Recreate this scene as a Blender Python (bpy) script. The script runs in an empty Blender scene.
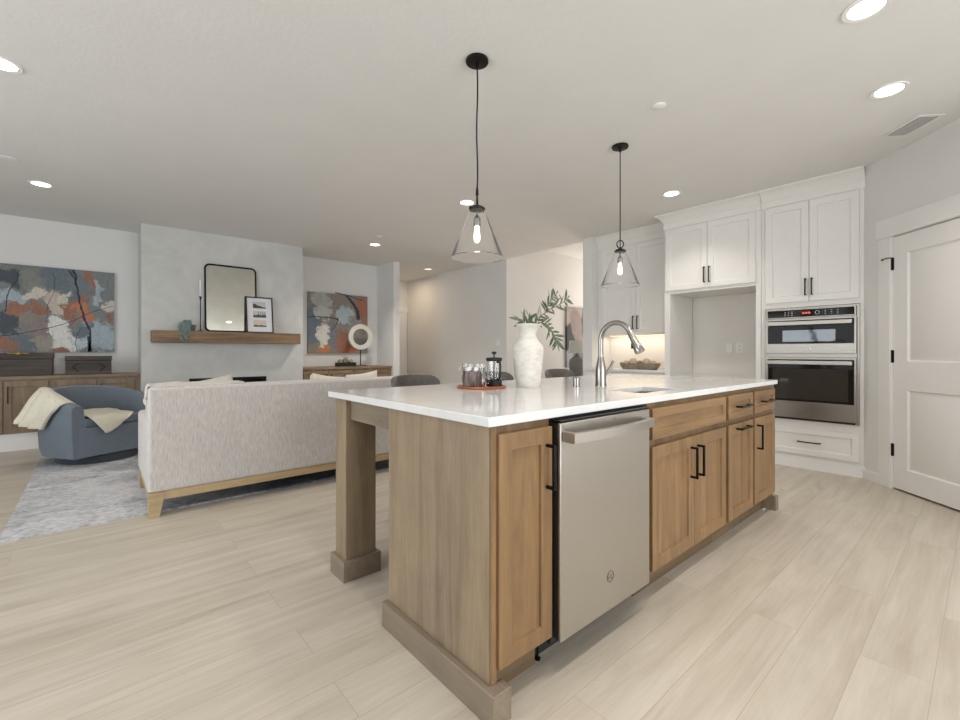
import bpy, bmesh, math, random
from mathutils import Vector, Matrix, noise
random.seed(7)
R = math.radians
C = bpy.context.scene.collection
scene = bpy.context.scene

# ------------------------------------------------------------ camera
HX = 49.0                      # heading of the view measured from +X
cam_d = bpy.data.cameras.new('camera')
cam = bpy.data.objects.new('camera', cam_d); C.objects.link(cam)
cam.location = (0, 0, 1.116)
cam.rotation_euler = (R(90), 0, R(HX - 90))
cam_d.sensor_width = 36; cam_d.lens = 442 / 960 * 36
cam_d.shift_y = -8 / 960
cam_d.clip_start = 0.05; cam_d.clip_end = 60
scene.camera = cam

# ------------------------------------------------------------ world, daylight and added area lights
w = bpy.data.worlds.new('world'); scene.world = w; w.use_nodes = True
w.node_tree.nodes['Background'].inputs[0].default_value = (0.90, 0.95, 1.0, 1)
w.node_tree.nodes['Background'].inputs[1].default_value = 1.0
def area(name, loc, rot, sx, sy, power, col):
    l = bpy.data.lights.new(name, 'AREA'); l.shape = 'RECTANGLE'; l.size = sx; l.size_y = sy
    l.energy = power; l.color = col
    o = bpy.data.objects.new(name, l); C.objects.link(o); o.location = loc; o.rotation_euler = rot
    return o
area('daylight_back', (1.6, -3.9, 1.40), (R(96), 0, R(-8)), 4.4, 2.1, 172, (0.90, 0.96, 1.0))
area('daylight_left', (-3.9, 2.1, 1.40), (R(103), 0, R(-103)), 4.6, 2.1, 128, (0.84, 0.93, 1.0))
area('dining_fill', (9.3, 4.75, 1.5), (R(90), 0, R(90)), 1.5, 1.8, 62, (1.0, 0.93, 0.85))  # added unseen fill light; the dining end wall has no window
area('hall_ceiling_glow', (4.80, 8.1, 2.70), (0, 0, 0), 0.4, 0.4, 6, (1.0, 0.80, 0.58))  # warm area light for the hall ceiling glow, added without a fixture

scene.view_settings.view_transform = 'Standard'
scene.view_settings.look = 'None'
scene.view_settings.exposure = 0.0
scene.view_settings.gamma = 1.0
scene.view_settings.use_curve_mapping = False

# ------------------------------------------------------------ materials
def srgb(r, g, b):
    f = lambda c: c / 12.92 if c <= 0.04045 else ((c + 0.055) / 1.055) ** 2.4
    return (f(r / 255), f(g / 255), f(b / 255), 1)
class NT:
    def __init__(s, name):
        s.m = bpy.data.materials.new(name); s.m.use_nodes = True
        s.t = s.m.node_tree; s.n = s.t.nodes; s.b = s.n['Principled BSDF']
    def new(s, t, **kw):
        n = s.n.new(t)
        for k, v in kw.items():
            if k[0] == '_': setattr(n, k[1:], v)
            else: n.inputs[k].default_value = v
        return n
    def link(s, a, b): s.t.links.new(a, b)
    def ramp(s, fac, stops, mode='LINEAR'):
        n = s.n.new('ShaderNodeValToRGB'); s.link(fac, n.inputs[0])
        cr = n.color_ramp; cr.interpolation = mode
        while len(cr.elements) < len(stops): cr.elements.new(0.5)
        for e, (p, c) in zip(cr.elements, stops): e.position = p; e.color = c
        return n.outputs[0]
    def mix(s, fac, a, b, mode='MIX'):
        n = s.n.new('ShaderNodeMix'); n.data_type = 'RGBA'; n.blend_type = mode
        for i, v in ((0, fac), (6, a), (7, b)):
            if hasattr(v, 'links'): s.link(v, n.inputs[i])
            else: n.inputs[i].default_value = v
        return n.outputs[2]
    def coord(s, scale=(1, 1, 1), rot=(0, 0, 0), loc=(0, 0, 0), rnd=True):
        tc = s.n.new('ShaderNodeTexCoord'); out = tc.outputs['Object']
        if rnd:
            oi = s.n.new('ShaderNodeObjectInfo'); vm = s.n.new('ShaderNodeVectorMath'); vm.operation = 'SCALE'
            cx = s.n.new('ShaderNodeCombineXYZ')
            for i in range(3): s.link(oi.outputs['Random'], cx.inputs[i])
            s.link(cx.outputs[0], vm.inputs[0]); vm.inputs['Scale'].default_value = 17.0
            ad = s.n.new('ShaderNodeVectorMath'); ad.operation = 'ADD'
            s.link(out, ad.inputs[0]); s.link(vm.outputs[0], ad.inputs[1]); out = ad.outputs[0]
        mp = s.n.new('ShaderNodeMapping'); s.link(out, mp.inputs[0])
        mp.inputs['Scale'].default_value = scale; mp.inputs['Rotation'].default_value = rot; mp.inputs['Location'].default_value = loc
        return mp.outputs[0]
    def noise(s, vec, scale=5, detail=4, rough=0.5, dist=0.0):
        n = s.new('ShaderNodeTexNoise', Scale=scale, Detail=detail, Roughness=rough, Distortion=dist)
        s.link(vec, n.inputs['Vector']); return n.outputs['Fac']
    def bump(s, h, strength=0.2, dist=0.01):
        n = s.new('ShaderNodeBump', Strength=strength, Distance=dist); s.link(h, n.inputs['Height'])
        s.link(n.outputs[0], s.b.inputs['Normal'])
    def set(s, **kw):
        for k, v in kw.items():
            k = k.replace('_', ' ')
            if hasattr(v, 'links'): s.link(v, s.b.inputs[k])
            else: s.b.inputs[k].default_value = v
        return s.m
def plain(name, col, rough=0.5, metal=0.0, **kw):
    m = NT(name)
    n = m.noise(m.coord((1, 1, 1)), 9, 3)
    c = m.ramp(n, [(0.3, tuple(x * 0.96 for x in col[:3]) + (1,)), (0.7, tuple(min(1, x * 1.03) for x in col[:3]) + (1,))])
    m.set(Base_Color=c, Roughness=rough, Metallic=metal)
    for k, v in kw.items(): m.b.inputs[k.replace('_', ' ')].default_value = v
    return m.m
def wood(name, dark, mid, light, axis='z', rough=0.42, grain=1.0):
    m = NT(name)
    s = {'x': (0.7, 9, 9), 'z': (9, 9, 0.7), 'y': (9, 0.7, 9)}[axis]
    v = m.coord(s)
    a = m.noise(v, 1.3, 6, 0.62, 1.1)
    fine = m.noise(m.coord(tuple(k * 9 for k in s)), 2.0, 3, 0.6, 0.2)
    bl = m.noise(m.coord((1, 1, 1)), 3.4, 4, 0.6, 1.0)
    c = m.ramp(a, [(0.28, dark), (0.5, mid), (0.72, light)])
    c = m.mix(m.ramp(fine, [(0.35, (1, 1, 1, 1)), (0.62, (0, 0, 0, 1))]), c, dark) if grain > 1.2 else c
    f2 = m.ramp(fine, [(0.3, (0.88, 0.87, 0.86, 1)), (0.65, (1.04, 1.04, 1.04, 1))])
    c = m.mix(0.7, c, f2, 'MULTIPLY')
    f3 = m.ramp(bl, [(0.32, (0.86, 0.87, 0.92, 1)), (0.68, (1.09, 1.06, 1.0, 1))])
    c = m.mix(0.8, c, f3, 'MULTIPLY')
    m.bump(fine, 0.06, 0.002)
    return m.set(Base_Color=c, Roughness=rough)
def painted(name, col, rough=0.42, bump=0.0, bscale=60):
    m = NT(name)
    n = m.noise(m.coord((1, 1, 1)), 3, 3)
    c = m.ramp(n, [(0.3, tuple(x * 0.975 for x in col[:3]) + (1,)), (0.7, col)])
    if bump: m.bump(m.noise(m.coord((1, 1, 1)), bscale, 4, 0.6), bump, 0.004)
    return m.set(Base_Color=c, Roughness=rough)
def steel(name, col, rough=0.26, axis='x'):
    m = NT(name)
    s = {'x': (1.5, 700, 700), 'z': (700, 700, 1.5)}[axis]
    n = m.noise(m.coord(s), 1.0, 2)
    big = m.noise(m.coord((1, 1, 1)), 1.6, 2)
    r = m.ramp(n, [(0.3, (rough * 0.92,) * 3 + (1,)), (0.7, (rough * 1.1,) * 3 + (1,))])
    c = m.ramp(big, [(0.3, tuple(x * 0.94 for x in col[:3]) + (1,)), (0.7, col)])
    return m.set(Base_Color=c, Roughness=r, Metallic=0.92)
def fabric(name, c1, c2, scale=(60, 60, 60), bump=0.5, rough=0.95, n_scale=3.0, dist=0.004):
    m = NT(name)
    n = m.noise(m.coord(scale), n_scale, 4, 0.65)
    big = m.noise(m.coord((1, 1, 1)), 2.5, 3)
    c = m.ramp(n, [(0.32, c1), (0.66, c2)])
    c = m.mix(0.6, c, m.ramp(big, [(0.3, (0.93, 0.93, 0.94, 1)), (0.7, (1.04, 1.03, 1.02, 1))]), 'MULTIPLY')
    m.bump(n, bump, dist)
    m.b.inputs['Sheen Weight'].default_value = 0.15
    return m.set(Base_Color=c, Roughness=rough)
def glass(name, rough=0.0, tint=(1, 1, 1, 1), ior=1.45):
    m = NT(name)
    n = m.noise(m.coord((1, 1, 1)), 14, 2)
    m.bump(n, 0.02, 0.002)
    return m.set(Base_Color=tint, Roughness=rough, Transmission_Weight=1.0, IOR=ior)
def emit(name, col, strength):
    m = NT(name)
    m.set(Base_Color=col, Roughness=0.4)
    m.b.inputs['Emission Color'].default_value = col; m.b.inputs['Emission Strength'].default_value = strength
    return m.m

M = {}
M['wall'] = painted('wall_paint', srgb(228, 226, 223), 0.75, 0.12, 90)
M['trim'] = painted('trim_paint', srgb(236, 233, 230), 0.38)
M['ceil'] = painted('ceiling_texture', srgb(232, 230, 227), 0.85, 0.35, 42)
M['cab_white'] = painted('white_cabinet_paint', srgb(234, 230, 225), 0.36)
M['niche'] = painted('alcove_paint', srgb(234, 229, 222), 0.6)
M['alder'] = wood('stained_alder', srgb(108, 82, 54), srgb(134, 104, 70), srgb(152, 120, 84), 'z')
M['alder_x'] = wood('stained_alder_horizontal', srgb(108, 82, 54), srgb(134, 104, 70), srgb(152, 120, 84), 'x')
M['alder_frame_shaded'] = wood('stained_alder_frame_shaded', srgb(84, 64, 42), srgb(108, 83, 56), srgb(126, 98, 68), 'z')  # darker than the doors: stain plus gap shade put into the colour
M['alder_end'] = wood('stained_alder_panel', srgb(122, 105, 86), srgb(144, 126, 103), srgb(158, 139, 115), 'z')
M['alder_end_y'] = wood('stained_alder_plinth', srgb(118, 105, 90), srgb(132, 118, 102), srgb(146, 131, 113), 'y')
M['kick'] = wood('toe_kick_wood', srgb(90, 72, 52), srgb(110, 90, 66), srgb(128, 106, 80), 'x')
M['built_in'] = wood('built_in_wood', srgb(108, 90, 70), srgb(134, 113, 90), srgb(154, 131, 106), 'z')
M['built_in_x'] = wood('built_in_wood_top', srgb(112, 92, 72), srgb(138, 116, 92), srgb(158, 134, 108), 'x')
M['mantel'] = wood('mantel_beam_wood', srgb(98, 76, 55), srgb(132, 105, 78), srgb(158, 130, 98), 'x', 0.55)
M['sofa_wood'] = wood('pale_sofa_wood', srgb(170, 146, 108), srgb(188, 163, 124), srgb(200, 176, 138), 'x')
M['dark_wood'] = wood('dark_box_wood', srgb(46, 39, 34), srgb(70, 60, 53), srgb(96, 83, 73), 'x', 0.55)
M['tray_wood'] = wood('weathered_tray_wood', srgb(116, 104, 86), srgb(146, 132, 110), srgb(170, 154, 132), 'x', 0.7)
M['black'] = plain('black_metal', srgb(26, 24, 23), 0.38, 0.6)
M['black_matte'] = plain('black_matte', srgb(24, 23, 23), 0.6)
M['dark_gap'] = plain('dark_recess', srgb(30, 27, 25), 0.7)
M['steel'] = steel('brushed_steel', srgb(188, 182, 174), 0.34, 'z')
M['steel_x'] = steel('brushed_steel_horizontal', srgb(158, 151, 142), 0.34, 'x')
M['nickel'] = steel('brushed_nickel', srgb(156, 152, 146), 0.22, 'z')
M['chrome'] = plain('polished_chrome', srgb(220, 218, 214), 0.08, 1.0)
M['oven_glass'] = plain('black_oven_glass', srgb(34, 31, 28), 0.06, 0.0, IOR=1.18)
M['oven_window'] = plain('oven_window_tint', srgb(60, 55, 50), 0.05, 0.0, IOR=1.3)
M['micro_window_reflection'] = plain('microwave_window_reflection', srgb(96, 98, 100), 0.04, 0.3)  # door window with a room window's reflection put into its paler tone
M['badge'] = plain('engraved_badge_metal', srgb(112, 106, 98), 0.4, 0.7)
M['gold'] = plain('aged_brass', srgb(190, 158, 96), 0.3, 1.0)
M['copper'] = wood('copper_toned_wood', srgb(150, 82, 44), srgb(190, 112, 66), srgb(214, 142, 92), 'x', 0.3)
M['glass'] = glass('clear_glass')
def shade_glass():
    m = NT('edge_glow_shade_glass')
    m.set(Base_Color=(1, 1, 1, 1), Roughness=0.0, Transmission_Weight=1.0, IOR=1.22)
    df = m.n.new('ShaderNodeBsdfDiffuse'); df.inputs[0].default_value = (0.9, 0.89, 0.87, 1)  # white diffuse mixed in at grazing angles as a painted bright edge glow
    lw = m.new('ShaderNodeLayerWeight', Blend=0.25)
    mr = m.new('ShaderNodeMapRange'); mr.inputs[1].default_value = 0.35; mr.inputs[3].default_value = 0.02; mr.inputs[4].default_value = 0.30; m.link(lw.outputs['Facing'], mr.inputs[0])
    mx = m.n.new('ShaderNodeMixShader'); m.link(mr.outputs[0], mx.inputs[0]); m.link(m.b.outputs[0], mx.inputs[1]); m.link(df.outputs[0], mx.inputs[2])
    m.link(mx.outputs[0], m.n['Material Output'].inputs[0]); return m.m
M['shade'] = shade_glass()
M['candle'] = plain('candle_wax', srgb(238, 234, 226), 0.5)
M['bulb'] = emit('lit_bulb', (1.0, 0.80, 0.55, 1), 5.0)
M['can'] = emit('lit_downlight_lens', (1.0, 0.90, 0.78, 1), 7.0)
M['can_hall'] = emit('dim_downlight_lens', (1.0, 0.93, 0.85, 1), 0.9)
M['led'] = emit('under_cabinet_led', (1.0, 0.80, 0.56, 1), 2.5)
M['display'] = emit('oven_clock_display', (1.0, 0.16, 0.12, 1), 0.45)
M['marks'] = plain('printed_marks', srgb(205, 200, 195), 0.5)
M['plastic'] = plain('white_plastic', srgb(240, 238, 235), 0.35)
M['red'] = plain('red_plastic', srgb(190, 40, 34), 0.4)
M['sofa'] = fabric('sofa_chenille', srgb(186, 178, 173), srgb(216, 210, 205), (110, 110, 13), 0.5, 0.95, 1.4)
M['cushion'] = fabric('cushion_linen', srgb(196, 188, 178), srgb(222, 215, 205), (80, 80, 80), 0.4)
M['throw'] = fabric('cream_knit', srgb(204, 196, 176), srgb(232, 226, 208), (120, 120, 120), 0.6, 0.95, 1.5)
M['chair'] = fabric('slate_blue_upholstery', srgb(92, 101, 111), srgb(115, 125, 136), (160, 160, 160), 0.3, 0.85, 1.6, 0.002)
M['chair_base'] = fabric('dark_slate_base', srgb(50, 56, 62), srgb(64, 70, 78), (120, 120, 120), 0.2)
M['stool'] = fabric('grey_stool_leather', srgb(84, 79, 74), srgb(104, 98, 92), (30, 30, 30), 0.1, 0.5, 2.0, 0.002)
M['ceramic'] = None
M['leaf'] = plain('olive_leaf', srgb(92, 104, 84), 0.55)
M['stem'] = plain('branch_bark', srgb(84, 72, 58), 0.7)
M['succulent'] = plain('grey_green_succulent', srgb(140, 160, 156), 0.6)
M['pot'] = plain('taupe_pot', srgb(120, 112, 98), 0.7)
M['mirror'] = plain('mirror_silver', srgb(226, 228, 220), 0.02, 1.0)
M['paper'] = plain('white_mat_board', srgb(232, 230, 232), 0.6)
M['stone'] = plain('pale_plaster', srgb(214, 208, 196), 0.85)
M['bark'] = None
M['lampshade'] = plain('pale_lamp_shade', srgb(200, 204, 196), 0.8)
M['lamp_body'] = plain('grey_lamp_body', srgb(118, 118, 118), 0.5)
M['shell'] = plain('pale_woven_ball', srgb(206, 184, 156), 0.7)

def quartz():
    m = NT('white_quartz')
    v = m.coord((1, 1, 1), rnd=False)
    a = m.noise(v, 1.6, 8, 0.6, 1.4)
    c = m.ramp(a, [(0.42, srgb(224, 223, 222)), (0.5, srgb(220, 219, 218)), (0.58, srgb(225, 224, 223))])
    f = m.noise(v, 160, 2)
    c = m.mix(0.5, c, m.ramp(f, [(0.4, (0.97, 0.97, 0.97, 1)), (0.6, (1, 1, 1, 1))]), 'MULTIPLY')
    return m.set(Base_Color=c, Roughness=0.09)
M['quartz'] = quartz()
def floor_mat():
    m = NT('pale_oak_planks')
    tc = m.n.new('ShaderNodeTexCoord')
    mp = m.n.new('ShaderNodeMapping'); m.link(tc.outputs['Object'], mp.inputs[0]); mp.inputs['Location'].default_value = (0.35, -0.122, 0)
    b = m.n.new('ShaderNodeTexBrick'); m.link(mp.outputs[0], b.inputs['Vector'])
    b.offset = 0.37; b.offset_frequency = 2; b.squash = 1.0
    b.inputs['Color1'].default_value = (0, 0, 0, 1); b.inputs['Color2'].default_value = (1, 1, 1, 1)
    b.inputs['Mortar'].default_value = (0.5, 0.5, 0.5, 1)
    b.inputs['Scale'].default_value = 1.0; b.inputs['Mortar Size'].default_value = 0.0011; b.inputs['Mortar Smooth'].default_value = 0.1
    b.inputs['Bias'].default_value = 0.0; b.inputs['Brick Width'].default_value = 1.52; b.inputs['Row Height'].default_value = 0.19
    # per-plank offset of the grain
    sc = m.n.new('ShaderNodeVectorMath'); sc.operation = 'SCALE'; m.link(b.outputs['Color'], sc.inputs[0]); sc.inputs['Scale'].default_value = 31.0
    ad = m.n.new('ShaderNodeVectorMath'); ad.operation = 'ADD'; m.link(tc.outputs['Object'], ad.inputs[0]); m.link(sc.outputs[0], ad.inputs[1])
    def mapped(s):
        q = m.n.new('ShaderNodeMapping'); m.link(ad.outputs[0], q.inputs[0]); q.inputs['Scale'].default_value = s; return q.outputs[0]
    g1 = m.noise(mapped((0.55, 5.5, 1)), 1.6, 6, 0.6, 1.3)
    g2 = m.noise(mapped((3.0, 90, 1)), 1.2, 3, 0.6, 0.3)
    g3 = m.noise(mapped((1.1, 4.0, 1)), 1.3, 3, 0.55, 0.5)
    c = m.ramp(g1, [(0.28, srgb(180, 169, 155)), (0.5, srgb(195, 185, 171)), (0.74, srgb(205, 196, 184))])
    c = m.mix(0.85, c, m.ramp(g2, [(0.3, (0.93, 0.92, 0.90, 1)), (0.62, (1.01, 1.01, 1.01, 1))]), 'MULTIPLY')
    c = m.mix(0.9, c, m.ramp(g3, [(0.25, (0.90, 0.88, 0.86, 1)), (0.6, (1.03, 1.03, 1.03, 1))]), 'MULTIPLY')
    tone = m.ramp(b.outputs['Color'], [(0.0, (0.95, 0.945, 0.93, 1)), (1.0, (1.04, 1.04, 1.05, 1))])
    c = m.mix(1.0, c, tone, 'MULTIPLY')
    c = m.mix(b.outputs['Fac'], c, srgb(168, 152, 132))
    m.bump(g2, 0.08, 0.002)
    return m.set(Base_Color=c, Roughness=0.38)
M['floor'] = floor_mat()
def plaster():
    m = NT('concrete_tile_plaster')
    v = m.coord((1, 1, 1), rnd=False)
    a = m.noise(v, 2.3, 6, 0.6, 0.9); b = m.noise(v, 8, 5, 0.6, 0.5)
    c = m.ramp(a, [(0.3, srgb(196, 196, 192)), (0.55, srgb(207, 206, 202)), (0.75, srgb(216, 215, 212))])
    c = m.mix(0.6, c, m.ramp(b, [(0.3, (0.96, 0.96, 0.96, 1)), (0.65, (1.02, 1.02, 1.02, 1))]), 'MULTIPLY')
    q = m.n.new('ShaderNodeMapping'); m.link(v, q.inputs[0]); q.inputs['Rotation'].default_value = (R(90), 0, 0); q.inputs['Location'].default_value = (0.36, 0.0, 0)
    br = m.n.new('ShaderNodeTexBrick'); m.link(q.outputs[0], br.inputs['Vector'])
    br.offset = 0.5; br.inputs['Scale'].default_value = 1; br.inputs['Mortar Size'].default_value = 0.002
    br.inputs['Brick Width'].default_value = 1.2; br.inputs['Row Height'].default_value = 0.6
    c = m.mix(br.outputs['Fac'], c, srgb(208, 207, 204))
    return m.set(Base_Color=c, Roughness=0.62)
M['plaster'] = plaster()
def tile():
    m = NT('backsplash_tile')
    v = m.coord((1, 1, 1), rnd=False)
    q = m.n.new('ShaderNodeMapping'); m.link(v, q.inputs[0]); q.inputs['Rotation'].default_value = (R(90), 0, R(90))
    br = m.n.new('ShaderNodeTexBrick'); m.link(q.outputs[0], br.inputs['Vector'])
    br.inputs['Scale'].default_value = 1; br.inputs['Mortar Size'].default_value = 0.003
    br.inputs['Brick Width'].default_value = 0.3; br.inputs['Row Height'].default_value = 0.1
    br.inputs['Color1'].default_value = srgb(232, 228, 220); br.inputs['Color2'].default_value = srgb(236, 232, 226); br.inputs['Mortar'].default_value = srgb(212, 206, 198)
    return m.set(Base_Color=br.outputs['Color'], Roughness=0.2)
M['tile'] = tile()
def ceramic():
    m = NT('rough_white_ceramic')
    v = m.coord((1, 1, 2.2))
    a = m.noise(v, 16, 5, 0.65)
    c = m.ramp(a, [(0.3, srgb(200, 193, 184)), (0.6, srgb(220, 214, 206))])
    m.bump(a, 0.35, 0.006)
    return m.set(Base_Color=c, Roughness=0.85)
M['ceramic'] = ceramic()
def bark():
    m = NT('dark_streaked_glaze')
    a = m.noise(m.coord((60, 60, 6)), 1.4, 4, 0.6)
    c = m.ramp(a, [(0.3, srgb(48, 42, 42)), (0.5, srgb(92, 80, 76)), (0.7, srgb(150, 132, 124))])
    m.bump(a, 0.4, 0.004)
    return m.set(Base_Color=c, Roughness=0.45, Metallic=0.3)
M['bark'] = bark()
def rug_mat():
    m = NT('distressed_rug_pile')
    v = m.coord((1, 1, 1), rnd=False)
    a = m.noise(v, 1.9, 6, 0.62, 0.9); b = m.noise(m.coord((1, 2.0, 1), rnd=False), 26, 4, 0.7, 0.4); d = m.noise(v, 190, 3)
    base = m.ramp(b, [(0.32, srgb(164, 163, 167)), (0.52, srgb(204, 202, 203)), (0.7, srgb(220, 218, 218))])
    dark = m.ramp(b, [(0.36, srgb(116, 117, 124)), (0.62, srgb(186, 185, 188))])
    c = m.mix(m.ramp(a, [(0.44, (0, 0, 0, 1)), (0.60, (1, 1, 1, 1))]), base, dark)
    # faded navy patches, denser towards the sofa with its shade put into the colour
    pn = m.noise(m.coord((1, 1, 1), rnd=False, loc=(1.37, 0.4, 0)), 0.9, 4, 0.6, 0.6)
    sx = m.n.new('ShaderNodeSeparateXYZ'); m.link(v, sx.inputs[0])
    gx = m.new('ShaderNodeMapRange'); m.link(sx.outputs[0], gx.inputs[0]); gx.inputs[1].default_value = 0.3; gx.inputs[2].default_value = 1.5; gx.inputs[3].default_value = -0.16; gx.inputs[4].default_value = 0.16
    ad = m.n.new('ShaderNodeMath'); ad.operation = 'ADD'; m.link(pn, ad.inputs[0]); m.link(gx.outputs[0], ad.inputs[1])
    navy = m.ramp(b, [(0.3, srgb(44, 53, 76)), (0.65, srgb(112, 120, 138))])
    c = m.mix(m.ramp(ad.outputs[0], [(0.46, (0, 0, 0, 1)), (0.66, (0.9, 0.9, 0.9, 1))]), c, navy)
    m.bump(d, 0.5, 0.004)
    return m.set(Base_Color=c, Roughness=0.97)
M['rug'] = rug_mat()
def art(name, W, H, base, blobs, warp=0.10):
    """an abstract canvas: brushed patches of colour in canvas coordinates (x right, z up, metres)"""
    m = NT(name)
    v0 = m.coord((1, 1, 1), rnd=False)
    nz = m.new('ShaderNodeTexNoise', Scale=9.0 / max(W, 0.5), Detail=9.0, Roughness=0.68); m.link(v0, nz.inputs['Vector'])
    sub = m.n.new('ShaderNodeVectorMath'); sub.operation = 'SUBTRACT'; m.link(nz.outputs['Color'], sub.inputs[0]); sub.inputs[1].default_value = (0.5, 0.5, 0.5)
    scl = m.n.new('ShaderNodeVectorMath'); scl.operation = 'SCALE'; m.link(sub.outputs[0], scl.inputs[0]); scl.inputs['Scale'].default_value = warp * 4
    add = m.n.new('ShaderNodeVectorMath'); add.operation = 'ADD'; m.link(v0, add.inputs[0]); m.link(scl.outputs[0], add.inputs[1])
    streak = m.noise(m.coord((4, 4, 1.5)), 7, 5, 0.65, 1.5)
    col = base
    for (cx, cz, rx, rz, ang, c) in blobs:
        q = m.n.new('ShaderNodeMapping'); q.vector_type = 'TEXTURE'; m.link(add.outputs[0], q.inputs[0])
        q.inputs['Location'].default_value = (cx, 0, cz); q.inputs['Rotation'].default_value = (0, -R(ang), 0); q.inputs['Scale'].default_value = (rx, 1000, rz)
        ln = m.n.new('ShaderNodeVectorMath'); ln.operation = 'LENGTH'; m.link(q.outputs[0], ln.inputs[0])
        f = m.ramp(ln.outputs['Value'], [(0.80, (1, 1, 1, 1)), (0.98, (0, 0, 0, 1))])
        col = m.mix(f, col, c)
    col = m.mix(0.75, col, m.ramp(streak, [(0.3, (0.74, 0.75, 0.77, 1)), (0.7, (1.18, 1.16, 1.12, 1))]), 'MULTIPLY')
    m.bump(streak, 0.25, 0.003)
    return m.set(Base_Color=col, Roughness=0.7)

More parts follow.
